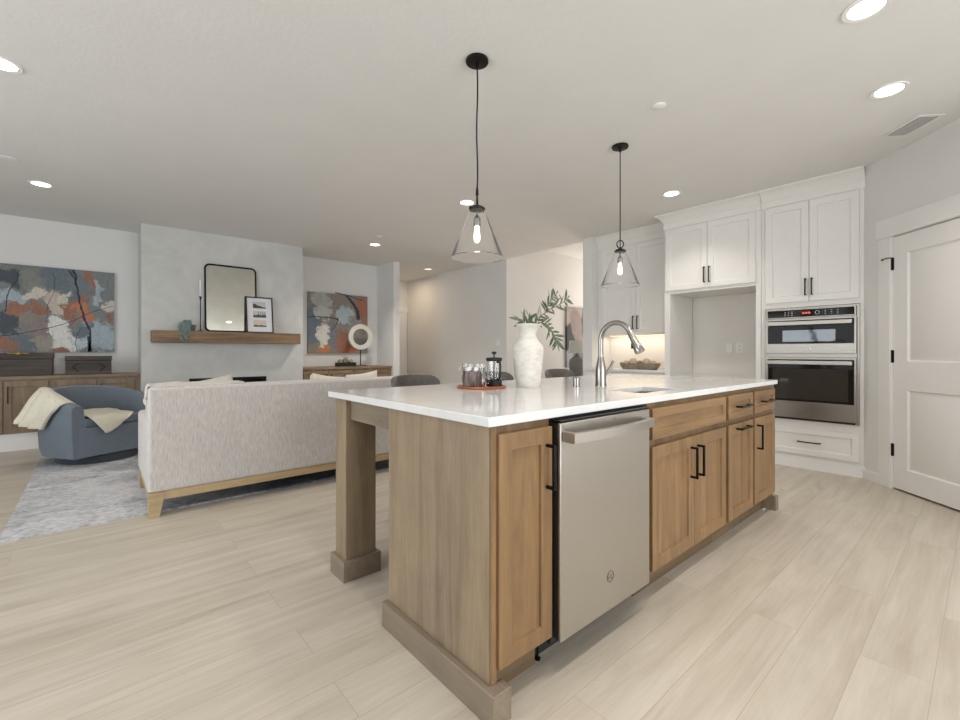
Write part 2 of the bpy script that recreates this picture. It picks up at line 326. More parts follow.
# ------------------------------------------------------------ mesh helpers
class MB:
    def __init__(s): s.v = []; s.f = []
    def add(s, vs, fs, mat=None):
        o = len(s.v)
        for p in vs:
            p = Vector(p)
            s.v.append(mat @ p if mat is not None else p)
        for f in fs: s.f.append(tuple(i + o for i in f))
        return s
    def box(s, x0, x1, y0, y1, z0, z1, mat=None):
        vs = [(x, y, z) for z in (z0, z1) for y in (y0, y1) for x in (x0, x1)]
        return s.add(vs, [(0, 2, 3, 1), (4, 5, 7, 6), (0, 1, 5, 4), (2, 6, 7, 3), (0, 4, 6, 2), (1, 3, 7, 5)], mat)
    def prism(s, pts, z0, z1, mat=None):
        n = len(pts)
        vs = [(x, y, z0) for x, y in pts] + [(x, y, z1) for x, y in pts]
        fs = [tuple(range(n - 1, -1, -1)), tuple(range(n, 2 * n))] + [(i, (i + 1) % n, n + (i + 1) % n, n + i) for i in range(n)]
        return s.add(vs, fs, mat)
    def lathe(s, prof, c=(0, 0, 0), seg=32, mat=None, sx=1.0, sy=1.0):
        vs = []; fs = []; n = len(prof)
        for i in range(seg):
            a = 2 * math.pi * i / seg
            for r, z in prof: vs.append((c[0] + r * sx * math.cos(a), c[1] + r * sy * math.sin(a), c[2] + z))
        for i in range(seg):
            j = (i + 1) % seg
            for k in range(n - 1):
                fs.append((i * n + k, j * n + k, j * n + k + 1, i * n + k + 1))
        if prof[0][0] > 1e-6: fs.append(tuple(i * n for i in range(seg - 1, -1, -1)))
        if prof[-1][0] > 1e-6: fs.append(tuple(i * n + n - 1 for i in range(seg)))
        return s.add(vs, fs, mat)
    def open_lathe(s, prof, c=(0, 0, 0), seg=48, mat=None):
        vs = []; fs = []; n = len(prof)
        for i in range(seg):
            a = 2 * math.pi * i / seg
            for r, z in prof: vs.append((c[0] + r * math.cos(a), c[1] + r * math.sin(a), c[2] + z))
        for i in range(seg):
            j = (i + 1) % seg
            for k in range(n): fs.append((i * n + k, j * n + k, j * n + (k + 1) % n, i * n + (k + 1) % n))
        return s.add(vs, fs, mat)
    def tube(s, pts, r, seg=10, closed=False, mat=None, flat=1.0):
        pts = [Vector(p) for p in pts]; n = len(pts); vs = []; fs = []
        rr = r if isinstance(r, (list, tuple)) else [r] * n
        up = Vector((0, 0, 1)); prev = None
        for i, p in enumerate(pts):
            a = pts[(i - 1) % n] if (closed or i > 0) else p
            b = pts[(i + 1) % n] if (closed or i < n - 1) else p
            t = (b - a).normalized()
            if prev is None:
                u = t.cross(up)
                if u.length < 1e-3: u = t.cross(Vector((1, 0, 0)))
                u.normalize()
            else:
                u = prev - t * prev.dot(t); u.normalize()
            prev = u; w_ = t.cross(u)
            for k in range(seg):
                an = 2 * math.pi * k / seg
                vs.append(p + u * math.cos(an) * rr[i] + w_ * math.sin(an) * rr[i] * flat)
        for i in range(n if closed else n - 1):
            j = (i + 1) % n
            for k in range(seg): fs.append((i * seg + k, i * seg + (k + 1) % seg, j * seg + (k + 1) % seg, j * seg + k))
        if not closed:
            fs.append(tuple(range(seg - 1, -1, -1))); fs.append(tuple(range((n - 1) * seg, n * seg)))
        return s.add(vs, fs, mat)
    def sphere(s, c, r, seg=16, ring=10, sc=(1, 1, 1), mat=None):
        prof = [(r * math.sin(math.pi * i / ring) if 0 < i < ring else 0.0, -r * math.cos(math.pi * i / ring)) for i in range(ring + 1)]
        vs = []; fs = []
        vs.append((c[0], c[1], c[2] - r * sc[2]))
        for i in range(1, ring):
            for k in range(seg):
                a = 2 * math.pi * k / seg
                vs.append((c[0] + prof[i][0] * sc[0] * math.cos(a), c[1] + prof[i][0] * sc[1] * math.sin(a), c[2] + prof[i][1] * sc[2]))
        vs.append((c[0], c[1], c[2] + r * sc[2])); top = len(vs) - 1
        for k in range(seg):
            fs.append((0, 1 + (k + 1) % seg, 1 + k))
            fs.append((top, top - seg + k, top - seg + (k + 1) % seg))
        for i in range(ring - 2):
            for k in range(seg):
                a = 1 + i * seg + k; b = 1 + i * seg + (k + 1) % seg
                fs.append((a, b, b + seg, a + seg))
        return s.add(vs, fs, mat)
    def panel(s, x0, x1, z0, z1, y, t=0.02, panels=None, rail=0.057, dep=0.011, bev=0.003, raised=0.0, mat=None):
        """board facing -Y with recessed panels"""
        if panels is None: panels = [(x0 + rail, x1 - rail, z0 + rail, z1 - rail)]
        xs = sorted({x0, x1} | {p[0] for p in panels} | {p[1] for p in panels})
        zs = sorted({z0, z1} | {p[2] for p in panels} | {p[3] for p in panels})
        idx = {}; vs = []; fs = []
        def V(x, yy, z):
            k = (round(x, 5), round(yy, 5), round(z, 5))
            if k not in idx: idx[k] = len(vs); vs.append((x, yy, z))
            return idx[k]
        for a, b in zip(xs, xs[1:]):
            for c, d in zip(zs, zs[1:]):
                hit = [p for p in panels if p[0] - 1e-6 <= a and b <= p[1] + 1e-6 and p[2] - 1e-6 <= c and d <= p[3] + 1e-6]
                if not hit: fs.append((V(a, y, c), V(b, y, c), V(b, y, d), V(a, y, d)))
        for (a, b, c, d) in panels:
            rings = [(0, 0), (bev, dep)]
            if raised: rings += [(bev + 0.008, dep), (bev + 0.008 + raised, dep * 0.25)]
            prev = None
            for ins, dy in rings:
                cur = [V(a + ins, y + dy, c + ins), V(b - ins, y + dy, c + ins), V(b - ins, y + dy, d - ins), V(a + ins, y + dy, d - ins)]
                if prev:
                    for i in range(4): fs.append((prev[i], prev[(i + 1) % 4], cur[(i + 1) % 4], cur[i]))
                prev = cur
            fs.append(tuple(prev))
        bk = y + t
        for a, b in zip(xs, xs[1:]):
            fs.append((V(b, y, z0), V(a, y, z0), V(a, bk, z0), V(b, bk, z0)))
            fs.append((V(a, y, z1), V(b, y, z1), V(b, bk, z1), V(a, bk, z1)))
        for c, d in zip(zs, zs[1:]):
            fs.append((V(x0, y, c), V(x0, y, d), V(x0, bk, d), V(x0, bk, c)))
            fs.append((V(x1, y, d), V(x1, y, c), V(x1, bk, c), V(x1, bk, d)))
        fs.append((V(x0, bk, z0), V(x0, bk, z1), V(x1, bk, z1), V(x1, bk, z0)))
        return s.add(vs, fs, mat)
    def sweep_x(s, prof, x0, x1, mat=None):
        """profile of (y,z) points extruded along x"""
        n = len(prof)
        vs = [(x0, y, z) for y, z in prof] + [(x1, y, z) for y, z in prof]
        return s.add(vs, [tuple(range(n)), tuple(range(2 * n - 1, n - 1, -1))] + [(i, n + i, n + (i + 1) % n, (i + 1) % n) for i in range(n)], mat)
    def grid(s, rows, mat=None):
        nr = len(rows); nc = len(rows[0])
        return s.add([p for r in rows for p in r], [(i * nc + j, i * nc + j + 1, (i + 1) * nc + j + 1, (i + 1) * nc + j) for i in range(nr - 1) for j in range(nc - 1)], mat)
    def build(s, name, mat, parent=None, bevel=0.0, seg=2, smooth=True, angle=35, solid=0.0, subsurf=0, local=False):
        off = Vector((0, 0, 0))
        if parent is not None and not local:
            q = parent
            while q is not None: off += q.location; q = q.parent
        me = bpy.data.meshes.new(name)
        me.from_pydata([tuple(v - off) for v in s.v], [], s.f); me.update()
        bm = bmesh.new(); bm.from_mesh(me); bmesh.ops.recalc_face_normals(bm, faces=bm.faces); bm.to_mesh(me); bm.free()
        if smooth:
            for p in me.polygons: p.use_smooth = True
            me.set_sharp_from_angle(angle=R(angle))
        me.materials.append(mat)
        o = bpy.data.objects.new(name, me); C.objects.link(o)
        if parent is not None: o.parent = parent
        if solid:
            md = o.modifiers.new('thickness', 'SOLIDIFY'); md.thickness = solid; md.offset = 0
        if subsurf:
            md = o.modifiers.new('smooth', 'SUBSURF'); md.levels = subsurf; md.render_levels = subsurf
        if bevel:
            md = o.modifiers.new('bevel', 'BEVEL'); md.width = bevel; md.segments = seg; md.limit_method = 'ANGLE'; md.angle_limit = R(35)
        return o
def tag(o, label, cat, group=None):
    o['label'] = label; o['category'] = cat
    if group: o['group'] = group
    return o
def thing(name, label, cat, loc=(0, 0, 0), rz=0.0, group=None):
    o = bpy.data.objects.new(name, None); o.empty_display_size = 0.05; C.objects.link(o)
    o.location = loc; o.rotation_euler = (0, 0, rz)
    return tag(o, label, cat, group)
def single(o, loc, label, cat, group=None):
    """a one-mesh thing: move its origin to its base"""
    d = Vector(loc); o.data.transform(Matrix.Translation(-d)); o.location = d
    return tag(o, label, cat, group)
def struct(name, mb, mat, **kw):
    o = mb.build(name, mat, **kw); o['kind'] = 'structure'; return o
def copy_tree(o, parent=None):
    c = o.copy(); C.objects.link(c)
    if parent is not None: c.parent = parent
    for ch in list(o.children): copy_tree(ch, c)
    return c
def spline(pts, n=8):
    P = [Vector(p) for p in pts]; P = [P[0] * 2 - P[1]] + P + [P[-1] * 2 - P[-2]]; out = []
    for i in range(1, len(P) - 2):
        for k in range(n):
            t = k / n; a, b, c, d = P[i - 1], P[i], P[i + 1], P[i + 2]
            out.append(0.5 * ((2 * b) + (c - a) * t + (2 * a - 5 * b + 4 * c - d) * t * t + (3 * b - a - 3 * c + d) * t ** 3))
    out.append(P[-2]); return out
def sheet(ctrl, nu=6, nv=6, amp=0.0, sc=9.0):
    rows = [spline(r, nu) for r in ctrl]
    cols = [spline([rows[i][j] for i in range(len(rows))], nv) for j in range(len(rows[0]))]
    out = [[cols[j][i] for j in range(len(cols))] for i in range(len(cols[0]))]
    if amp:
        for r in out:
            for k, p in enumerate(r):
                r[k] = p + Vector((noise.noise(p * sc), noise.noise(p * sc + Vector((7, 3, 1))), noise.noise(p * sc + Vector((2, 9, 5))))) * amp
    return out

# ------------------------------------------------------------ structure
HC = 2.74
def wall_with_openings(name, axis, pos, a0, a1, z1, openings, th=0.12):
    """wall lying at axis=pos (its room face), running a0..a1, with window openings (b0,b1,z0,z1)"""
    m = MB()
    def bx(p, q, r, t):
        if axis == 'y': m.box(p, q, pos - th, pos, r, t)
        else: m.box(pos - th, pos, p, q, r, t)
    cur = a0
    for (b0, b1, c0, c1) in openings:
        bx(cur, b0, 0, z1); bx(b0, b1, 0, c0); bx(b0, b1, c1, z1); cur = b1
    bx(cur, a1, 0, z1)
    return struct(name, m, M['wall'])
struct('floor', MB().box(-4.12, 9.6, -4.12, 9.3, -0.06, 0.0), M['floor'])
m = MB(); m.box(-4.12, 5.42, -4.12, 9.3, HC, HC + 0.4); m.box(5.42, 9.6, -4.12, 3.66, HC, HC + 0.4)
struct('ceiling', m, M['ceil'])
struct('ceiling_dining', MB().box(5.421, 9.6, 3.661, 9.3, 3.08, 3.14), M['ceil'])
OPB = [(-2.9, -0.9, 0.35, 2.45), (-0.6, 1.4, 0.35, 2.45), (1.7, 3.3, 0.35, 2.45)]
wall_with_openings('wall_behind', 'y', -4.0, -4.12, 4.0, HC, OPB)
OPL = [(0.2, 2.0, 0.35, 2.45), (2.3, 4.1, 0.35, 2.45), (4.4, 6.2, 0.35, 2.45)]
wall_with_openings('wall_left', 'x', -4.0, -4.0, 7.62, HC, OPL)
struct('wall_living', MB().box(-4.0, 4.03, 7.62, 7.74, 0, HC), M['wall'])
struct('wall_wing', MB().box(4.03, 4.155, 7.0, 9.1, 0, HC), M['wall'])
struct('wall_hall_end', MB().box(3.9, 5.8, 8.8, 8.92, 0, HC), M['wall'])
struct('wall_hall_side', MB().box(5.42, 5.70, 5.53, 9.1, 0, HC + 0.4), M['wall'])
struct('wall_dining', MB().box(5.70, 9.5, 5.65, 5.77, 0, 3.08), M['wall'])
struct('wall_stub', MB().box(5.28, 9.5, 3.665, 3.82, 0, HC).box(5.42, 9.5, 3.665, 3.82, HC, 3.08), M['wall'])
struct('wall_dining_end', MB().box(9.5, 9.6, 3.6, 5.8, 0, 3.08), M['wall'])
struct('wall_kitchen', MB().box(5.75, 5.87, 0.6, 3.665, 0, HC), M['wall'])
struct('wall_right', MB().box(3.9, 4.0, -4.0, -0.5, 0, HC), M['wall'])
# chimney breast with the firebox opening
m = MB(); m.box(0.433, 0.94, 7.0, 7.62, 0, HC); m.box(1.90, 2.43, 7.0, 7.62, 0, HC)
m.box(0.94, 1.90, 7.0, 7.62, 0.76, HC); m.box(0.94, 1.90, 7.0, 7.62, 0, 0.28)
struct('wall_chimney', m, M['plaster'])
# 45 degree pantry wall with its door opening
PA = -R(135)
def PM(loc): return Matrix.Translation(loc) @ Matrix.Rotation(PA, 4, 'Z')
pm = PM((5.12, 0.72, 0))
m = MB(); m.box(0.0, 0.295, 0, 0.12, 0, HC, pm); m.box(0.295, 1.075, 0, 0.12, 2.06, HC, pm); m.box(1.075, 1.73, 0, 0.12, 0, HC, pm)
m.box(0.295, 1.075, 0.10, 0.12, 0, 2.06, pm)
struct('wall_pantry', m, M['wall'])
m = MB(); m.box(0.170, 0.285, -0.018, 0.0, 0, 2.06, pm); m.box(1.085, 1.20, -0.018, 0, 0, 2.06, pm)
m.box(0.150, 1.22, -0.022, 0, 2.06, 2.215, pm); m.box(0.285, 0.295, -0.012, 0.10, 0, 2.06, pm)
m.box(0.285, 1.085, -0.012, 0.10, 2.055, 2.06, pm)
struct('trim_1', m, M['trim'], bevel=0.002)
# pantry door: two recessed panels, three black hinges
d = bpy.data.objects.new('door_1', None); C.objects.link(d); d.location = (5.12, 0.72, 0); d.rotation_euler = (0, 0, PA); d['kind'] = 'structure'
MB().panel(0.297, 1.07, 0.015, 2.05, 0.0, 0.036, [(0.425, 0.945, 1.04, 1.905), (0.425, 0.945, 0.18, 0.815)], dep=0.012, bev=0.012, raised=0.02).build('door_panel', M['trim'], d, local=True)
for z in (0.32, 1.08, 1.835):
    m = MB(); m.box(0.286, 0.306, -0.006, 0.002, z - 0.05, z + 0.05); m.tube([(0.294, -0.008, z - 0.052), (0.294, -0.008, z + 0.052)], 0.006)
    if z > 1.5: m.tube([(0.292, -0.010, z + 0.05), (0.262, -0.03, z + 0.052), (0.235, -0.035, z + 0.046)], 0.004); m.sphere((0.235, -0.036, z + 0.044), 0.008)
    h = m.build('hinge', M['black'], d, local=True)
m = MB(); m.box(0.0, 0.170, -0.012, 0, 0, 0.085, pm); m.box(1.2, 1.7, -0.012, 0, 0, 0.085, pm)
struct('baseboard_right', m, M['trim'], bevel=0.002)
m = MB(); m.box(2.42, 4.03, 7.608, 7.62, 0, 0.09); m.box(4.155, 4.167, 7.0, 8.8, 0, 0.09); m.box(4.03, 4.155, 6.988, 7.0, 0, 0.09)
m.box(5.408, 5.42, 5.53, 8.77, 0, 0.09); m.box(5.70, 9.5, 5.638, 5.65, 0, 0.09); m.box(0.42, 0.94, 6.988, 7.0, 0, 0.09); m.box(1.9, 2.42, 6.988, 7.0, 0, 0.09); m.box(5.42, 5.70, 5.518, 5.53, 0, 0.09)
struct('baseboard_back', m, M['trim'])
# cased opening at the hall end
m = MB(); m.box(4.5, 4.6, 8.78, 8.8, 0, 2.02); m.box(5.30, 5.40, 8.78, 8.8, 0, 2.02); m.box(4.48, 5.42, 8.775, 8.8, 2.02, 2.15)
struct('trim_2', m, M['trim'])
d2 = MB().panel(4.6, 5.30, 0.01, 2.02, 8.785, 0.015, [(4.7, 5.2, 1.04, 1.9), (4.7, 5.2, 0.18, 0.82)], dep=0.006, bev=0.008).build('door_2', M['trim']); d2['kind'] = 'structure'
# window frames behind and left of the camera
k = 1
for (b0, b1, c0, c1) in OPB:
    m = MB(); 
    for x in (b0, b1 - 0.05, (b0 + b1) / 2 - 0.025): m.box(x, x + 0.05, -4.09, -4.03, c0, c1)
    m.box(b0, b1, -4.09, -4.03, c0, c0 + 0.05); m.box(b0, b1, -4.09, -4.03, c1 - 0.05, c1)
    struct('window_%d' % k, m, M['trim']); k += 1
for (b0, b1, c0, c1) in OPL:
    m = MB()
    for y in (b0, b1 - 0.05, (b0 + b1) / 2 - 0.025): m.box(-4.09, -4.03, y, y + 0.05, c0, c1)
    m.box(-4.09, -4.03, b0, b1, c0, c0 + 0.05); m.box(-4.09, -4.03, b0, b1, c1 - 0.05, c1)
    struct('window_%d' % k, m, M['trim']); k += 1

# ------------------------------------------------------------ handles and doors
def pull_v(x, z0, z1, y, parent, name='handle', local=False, r=0.0055, off=0.032):
    m = MB(); m.box(x - r, x + r, y - off - r, y - off + r, z0, z1)
    for z in (z0, z1 - 2 * r): m.box(x - r, x + r, y - off, y, z, z + 2 * r)
    return m.build(name, M['black'], parent, bevel=0.0015, local=local)
def pull_h(x0, x1, z, y, parent, name='handle', local=False, r=0.0055, off=0.032):
    m = MB(); m.box(x0, x1, y - off - r, y - off + r, z - r, z + r)
    for x in (x0, x1 - 2 * r): m.box(x, x + 2 * r, y - off, y, z - r, z + r)
    return m.build(name, M['black'], parent, bevel=0.0015, local=local)

# ------------------------------------------------------------ island
YF, YD = 1.0, 0.98        # face frame and door faces
CT, CB = 0.918, 0.888     # counter top / underside
# counter with a sink cut-out
SX0, SX1, SY0, SY1 = 1.985, 2.38, 1.09, 1.31
def slab_with_hole():
    X = [0.892, SX0, SX1, 3.665]; Y = [0.985, SY0, SY1, 2.205]
    vs = []; fs = []; idx = {}
    def V(x, y, z):
        k = (x, y, z)
        if k not in idx: idx[k] = len(vs); vs.append(k)
        return idx[k]
    for i in range(3):
        for j in range(3):
            if i == 1 and j == 1: continue
            for z in (CB, CT):
                fs.append((V(X[i], Y[j], z), V(X[i + 1], Y[j], z), V(X[i + 1], Y[j + 1], z), V(X[i], Y[j + 1], z)))
    for i in range(3):
        for y in (Y[0], Y[3]): fs.append((V(X[i], y, CB), V(X[i + 1], y, CB), V(X[i + 1], y, CT), V(X[i], y, CT)))
        for x in (X[0], X[3]): fs.append((V(x, Y[i], CB), V(x, Y[i + 1], CB), V(x, Y[i + 1], CT), V(x, Y[i], CT)))
    for y in (Y[1], Y[2]): fs.append((V(X[1], y, CB), V(X[2], y, CB), V(X[2], y, CT), V(X[1], y, CT)))
    for x in (X[1], X[2]): fs.append((V(x, Y[1], CB), V(x, Y[2], CB), V(x, Y[2], CT), V(x, Y[1], CT)))
    return MB().add(vs, fs)
o = slab_with_hole().build('island_countertop', M['quartz'], bevel=0.003)
single(o, (2.27, 1.6, CB), 'white quartz countertop of the kitchen island with a sink cut into it', 'countertop')

# near end panel with its plinth
t = thing('end_panel', 'brown stained wooden end panel of the island nearest the camera, left of the narrow cabinet', 'cabinet panel', (0.91, 1.3, 0))
MB().box(0.906, 0.9295, 1.0, 1.612, 0.0, CB).build('panel', M['alder_end'], t, bevel=0.0015)
MB().prism([(0.880, 0.952), (0.955, 0.952), (0.955, 0.998), (0.905, 0.998), (0.905, 1.622), (0.880, 1.622)], 0, 0.10).build('plinth', M['alder_end_y'], t, bevel=0.002)
MB().box(0.907, 0.9295, 0.991, 0.9995, 0.1002, CB).build('stile', M['alder'], t, bevel=0.0015)
t = thing('end_panel', 'wooden end panel of the island far from the camera, beside the wall ovens', 'cabinet panel', (3.62, 1.3, 0))
MB().box(3.602, 3.630, 1.0, 1.640, 0.0, CB).build('panel', M['alder_end'], t, bevel=0.0015)
m = MB(); m.prism([(3.631, 0.978), (3.656, 0.978), (3.656, 1.650), (3.631, 1.650)], 0, 0.10); m.box(3.603, 3.6305, 0.978, 0.999, 0, 0.10)
m.build('plinth', M['alder_end_y'], t, bevel=0.002)

def carcass(x0, x1, parent, z0=0.125):
    m = MB()
    m.box(x0, x1, YF, YF + 0.012, z0, CB)           # face frame plate
    m.box(x0, x1, YF + 0.012, 1.62, z0, CB - 0.002)
    m.build('body', M['alder_frame_shaded'], parent)
    MB().box(x0, x1, 1.065, 1.60, 0, z0).build('toe_kick', M['kick'], parent)
DZ0, DZ1, RZ0, RZ1 = 0.135, 0.690, 0.722, 0.862
# narrow door cabinet
t = thing('base_cabinet', 'narrow single door wooden cabinet at the near corner of the island, left of the dishwasher', 'cabinet', (1.06, 1.3, 0))
carcass(0.930, 1.185, t)
dd = MB().panel(0.931, 1.180, 0.140, 0.862, YD, 0.02, rail=0.055).build('door', M['alder'], t, bevel=0.0015)
pull_v(1.152, 0.655, 0.806, YD, dd)
# sink cabinet
t = thing('base_cabinet', 'double door wooden sink cabinet with a blank front above, right of the dishwasher', 'cabinet', (2.29, 1.3, 0))
m = MB(); m.box(1.852, 2.728, YF, YF + 0.012, 0.125, CB); m.box(1.852, 1.87, YF + .012, 1.62, 0.125, CB - .002); m.box(2.71, 2.728, YF + .012, 1.62, .125, CB - .002)
m.box(1.87, 2.71, 1.60, 1.62, .125, CB - .002); m.box(1.87, 2.71, YF + .012, 1.60, .125, .143)
m.build('body', M['alder_frame_shaded'], t)
MB().box(1.852, 2.728, 1.065, 1.60, 0, 0.125).build('toe_kick', M['kick'], t)
MB().panel(1.870, 2.710, RZ0, RZ1, YD, 0.02, rail=0.042).build('drawer_front', M['alder_x'], t, bevel=0.0015)
dd = MB().panel(1.870, 2.293, DZ0, DZ1, YD, 0.02).build('door', M['alder'], t, bevel=0.0015); pull_v(2.255, 0.485, 0.642, YD, dd)
dd = MB().panel(2.297, 2.710, DZ0, DZ1, YD, 0.02).build('door', M['alder'], t, bevel=0.0015); pull_v(2.333, 0.485, 0.642, YD, dd)
# pull-out cabinet
t = thing('base_cabinet', 'wooden island cabinet with one drawer and horizontal pulls on drawer and door', 'cabinet', (2.95, 1.3, 0))
carcass(2.730, 3.168, t)
dd = MB().panel(2.748, 3.150, RZ0, RZ1, YD, 0.02, rail=0.04).build('drawer', M['alder_x'], t, bevel=0.0015); pull_h(2.86, 3.04, 0.792, YD, dd)
dd = MB().panel(2.748, 3.150, DZ0, DZ1, YD, 0.02).build('door', M['alder'], t, bevel=0.0015); pull_h(2.86, 3.04, 0.661, YD, dd)
# last cabinet
t = thing('base_cabinet', 'wooden island cabinet at the far end, drawer above a door with a vertical pull', 'cabinet', (3.38, 1.3, 0))
carcass(3.170, 3.600, t)
dd = MB().panel(3.183, 3.588, RZ0, RZ1, YD, 0.02, rail=0.04).build('drawer', M['alder_x'], t, bevel=0.0015); pull_h(3.295, 3.475, 0.792, YD, dd)
dd = MB().panel(3.183, 3.588, DZ0, DZ1, YD, 0.02).build('door', M['alder'], t, bevel=0.0015); pull_v(3.225, 0.490, 0.648, YD, dd)

# posts under the overhang and the aprons between
def post(x0, x1, y0, y1, label):
    t = thing('island_post', label, 'table leg', ((x0 + x1) / 2, (y0 + y1) / 2, 0))
    MB().box(x0, x1, y0, y1, 0, CB).build('post', M['alder_end'], t, bevel=0.0015)
    m = MB(); c = 0.020
    m.box(x0 - c, x0, y0 - c, y1 + c, 0, 0.10); m.box(x1, x1 + c, y0 - c, y1 + c, 0, 0.10); m.box(x0, x1, y0 - c, y0, 0, 0.10); m.box(x0, x1, y1, y1 + c, 0, 0.10)
    m.build('plinth', M['alder_end_y'], t, bevel=0.002)
post(0.920, 1.080, 2.055, 2.175, 'square wooden post holding up the near left corner of the island counter')
post(3.445, 3.605, 2.055, 2.175, 'square wooden post under the far corner of the island counter, beyond the stools')
m = MB(); m.box(0.945, 0.965, 1.613, 2.054, 0.784, CB)
o = m.build('apron_rail', M['alder_end_y'], bevel=0.0015)
single(o, (0.955, 1.85, 0.784), 'short wooden rail under the counter joining the near post to the island end panel', 'rail')
m = MB(); m.box(3.56, 3.58, 1.640, 2.055, 0.784, CB)
o = m.build('apron_rail', M['alder_end_y'], bevel=0.0015)
single(o, (3.57, 1.85, 0.784), 'short wooden rail under the far end of the island counter', 'rail')
m = MB(); m.box(1.08, 3.445, 2.12, 2.14, 0.80, CB)
o = m.build('apron_rail', M['alder_end_y'], bevel=0.0015)
single(o, (2.27, 2.13, 0.80), 'long wooden rail under the seating edge of the island between both posts', 'rail')

# dishwasher
t = thing('dishwasher', 'stainless steel dishwasher with a bowed bar handle built into the island', 'dishwasher', (1.51, 1.3, 0))
MB().box(1.193, 1.845, 1.0, 1.60, 0.10, CB - 0.004).build('tub', M['dark_gap'], t)
MB().box(1.20, 1.84, 1.09, 1.58, 0.0, 0.10).build('kick_plate', M['dark_gap'], t)
dw = MB().box(1.193, 1.795, 0.955, 0.966, 0.124, 0.872).build('door', M['steel'], t, bevel=0.003)
MB().box(1.196, 1.792, 0.9662, 0.9995, 0.128, 0.870).build('door_shaded_side', M['dark_gap'], dw)  # dark door side added to put the gap's shade into its colour
MB().box(1.195, 1.793, 0.9562, 0.998, 0.8722, 0.880).build('control_strip', M['black'], t)
pts = []
for i in range(25):
    u_ = i / 24; x = 1.203 + 0.535 * u_; pts.append((x, 0.912 - 0.024 * math.sin(math.pi * u_), 0.826))
m = MB(); rows = []
for p in pts: rows.append([(p[0], p[1] - 0.009, p[2] - 0.016), (p[0], p[1] - 0.009, p[2] + 0.016), (p[0], p[1] + 0.009, p[2] + 0.019), (p[0], p[1] + 0.009, p[2] - 0.019), (p[0], p[1] - 0.009, p[2] - 0.016)])
m.grid(rows); m.add(rows[0][:4], [(0, 1, 2, 3)]); m.add(rows[-1][:4], [(0, 3, 2, 1)])
m.box(1.205, 1.225, 0.915, 0.9545, 0.808, 0.844); m.box(1.716, 1.736, 0.915, 0.9545, 0.808, 0.844)
m.build('handle', M['steel'], dw, bevel=0.002)
bx_, bz_ = 1.495, 0.253
m = MB(); m.tube([(bx_ + 0.021 * math.cos(a / 24 * 6.2832), 0.9545, bz_ + 0.021 * math.sin(a / 24 * 6.2832)) for a in range(24)], 0.0016, 8, True)
m.tube([(bx_ - 0.011 + 0.006 * math.cos(a), 0.9545, bz_ + 0.004 + 0.009 * math.sin(a)) for a in [0.6 + 0.35 * q for q in range(15)]], 0.0013, 6)
m.tube([(bx_ + 0.008 + 0.0055 * math.cos(a), 0.9545, bz_ - 0.003 + 0.009 * math.sin(a)) for a in [0.9 + 0.35 * q for q in range(15)]], 0.0013, 6)
m.tube([(bx_ - 0.014, 0.9545, bz_ - 0.009), (bx_, 0.9545, bz_ + 0.001), (bx_ + 0.013, 0.9545, bz_ + 0.010)], 0.0011, 6)
m.build('badge', M['badge'], t)
m = MB()
for x in (1.515, 1.521, 1.527): m.box(x, x + 0.003, 0.9545, 0.955, 0.856, 0.859)
m.build('indicator_marks', M['black'], t)
# levelling foot seen beneath the dishwasher's left edge
MB().lathe([(0.0, 0), (0.011, 0), (0.011, 0.006), (0.004, 0.008), (0.004, 0.099)], (1.212, 1.075, 0)).build('levelling_foot', M['black'], t)

# sink, faucet, air gap
t = thing('sink', 'undermount stainless steel sink basin sunk in the island counter', 'sink', (2.19, 1.20, 0.67))
m = MB()
def rr(x0, x1, y0, y1, z, r, n=6):
    out = []
    for (cx, cy, a0) in ((x1 - r, y1 - r, 0), (x0 + r, y1 - r, 90), (x0 + r, y0 + r, 180), (x1 - r, y0 + r, 270)):
        for q in range(n + 1):
            a = R(a0 + 90 * q / n); out.append((cx + r * math.cos(a), cy + r * math.sin(a), z))
    return out
loops = [rr(SX0 - .02, SX1 + .02, SY0 - .02, SY1 + .02, CB - 0.001, 0.03), rr(SX0 + .001, SX1 - .001, SY0 + .001, SY1 - .001, CB - 0.001, 0.02), rr(SX0 + .006, SX1 - .006, SY0 + .006, SY1 - .006, 0.73, 0.03), rr(SX0 + .04, SX1 - .04, SY0 + .04, SY1 - .04, 0.70, 0.03)]
m.grid([l + [l[0]] for l in loops]); n_ = len(loops[-1]); m.add(loops[-1], [tuple(range(n_))])
m.build('basin', M['steel_x'], t, solid=0.0)
MB().lathe([(0.0, 0), (0.045, 0), (0.045, 0.003), (0.03, 0.001), (0.0, 0.001)], (2.19, 1.20, 0.7005)).build('drain', M['chrome'], t)

t = thing('faucet', 'brushed nickel gooseneck kitchen faucet with a pull-down spray head behind the sink', 'faucet', (2.225, 1.485, CT))
fx, fy = 2.225, 1.485
MB().lathe([(0.0, 0), (0.033, 0), (0.033, 0.006), (0.031, 0.012), (0.030, 0.085), (0.027, 0.115), (0.0185, 0.155), (0.0165, 0.17), (0.0, 0.17)], (fx, fy, CT)).build('body', M['nickel'], t)
neck = [(fx, fy, CT + 0.15), (fx, fy, CT + 0.27)]
Rr = 0.098
for i in range(0, 19):
    a = math.pi - i / 18 * (math.pi * 0.86)
    neck.append((fx, fy - Rr + -Rr * math.cos(a) * -1 * -1 if False else fy - Rr - Rr * math.cos(a), CT + 0.266 + Rr * math.sin(a)))
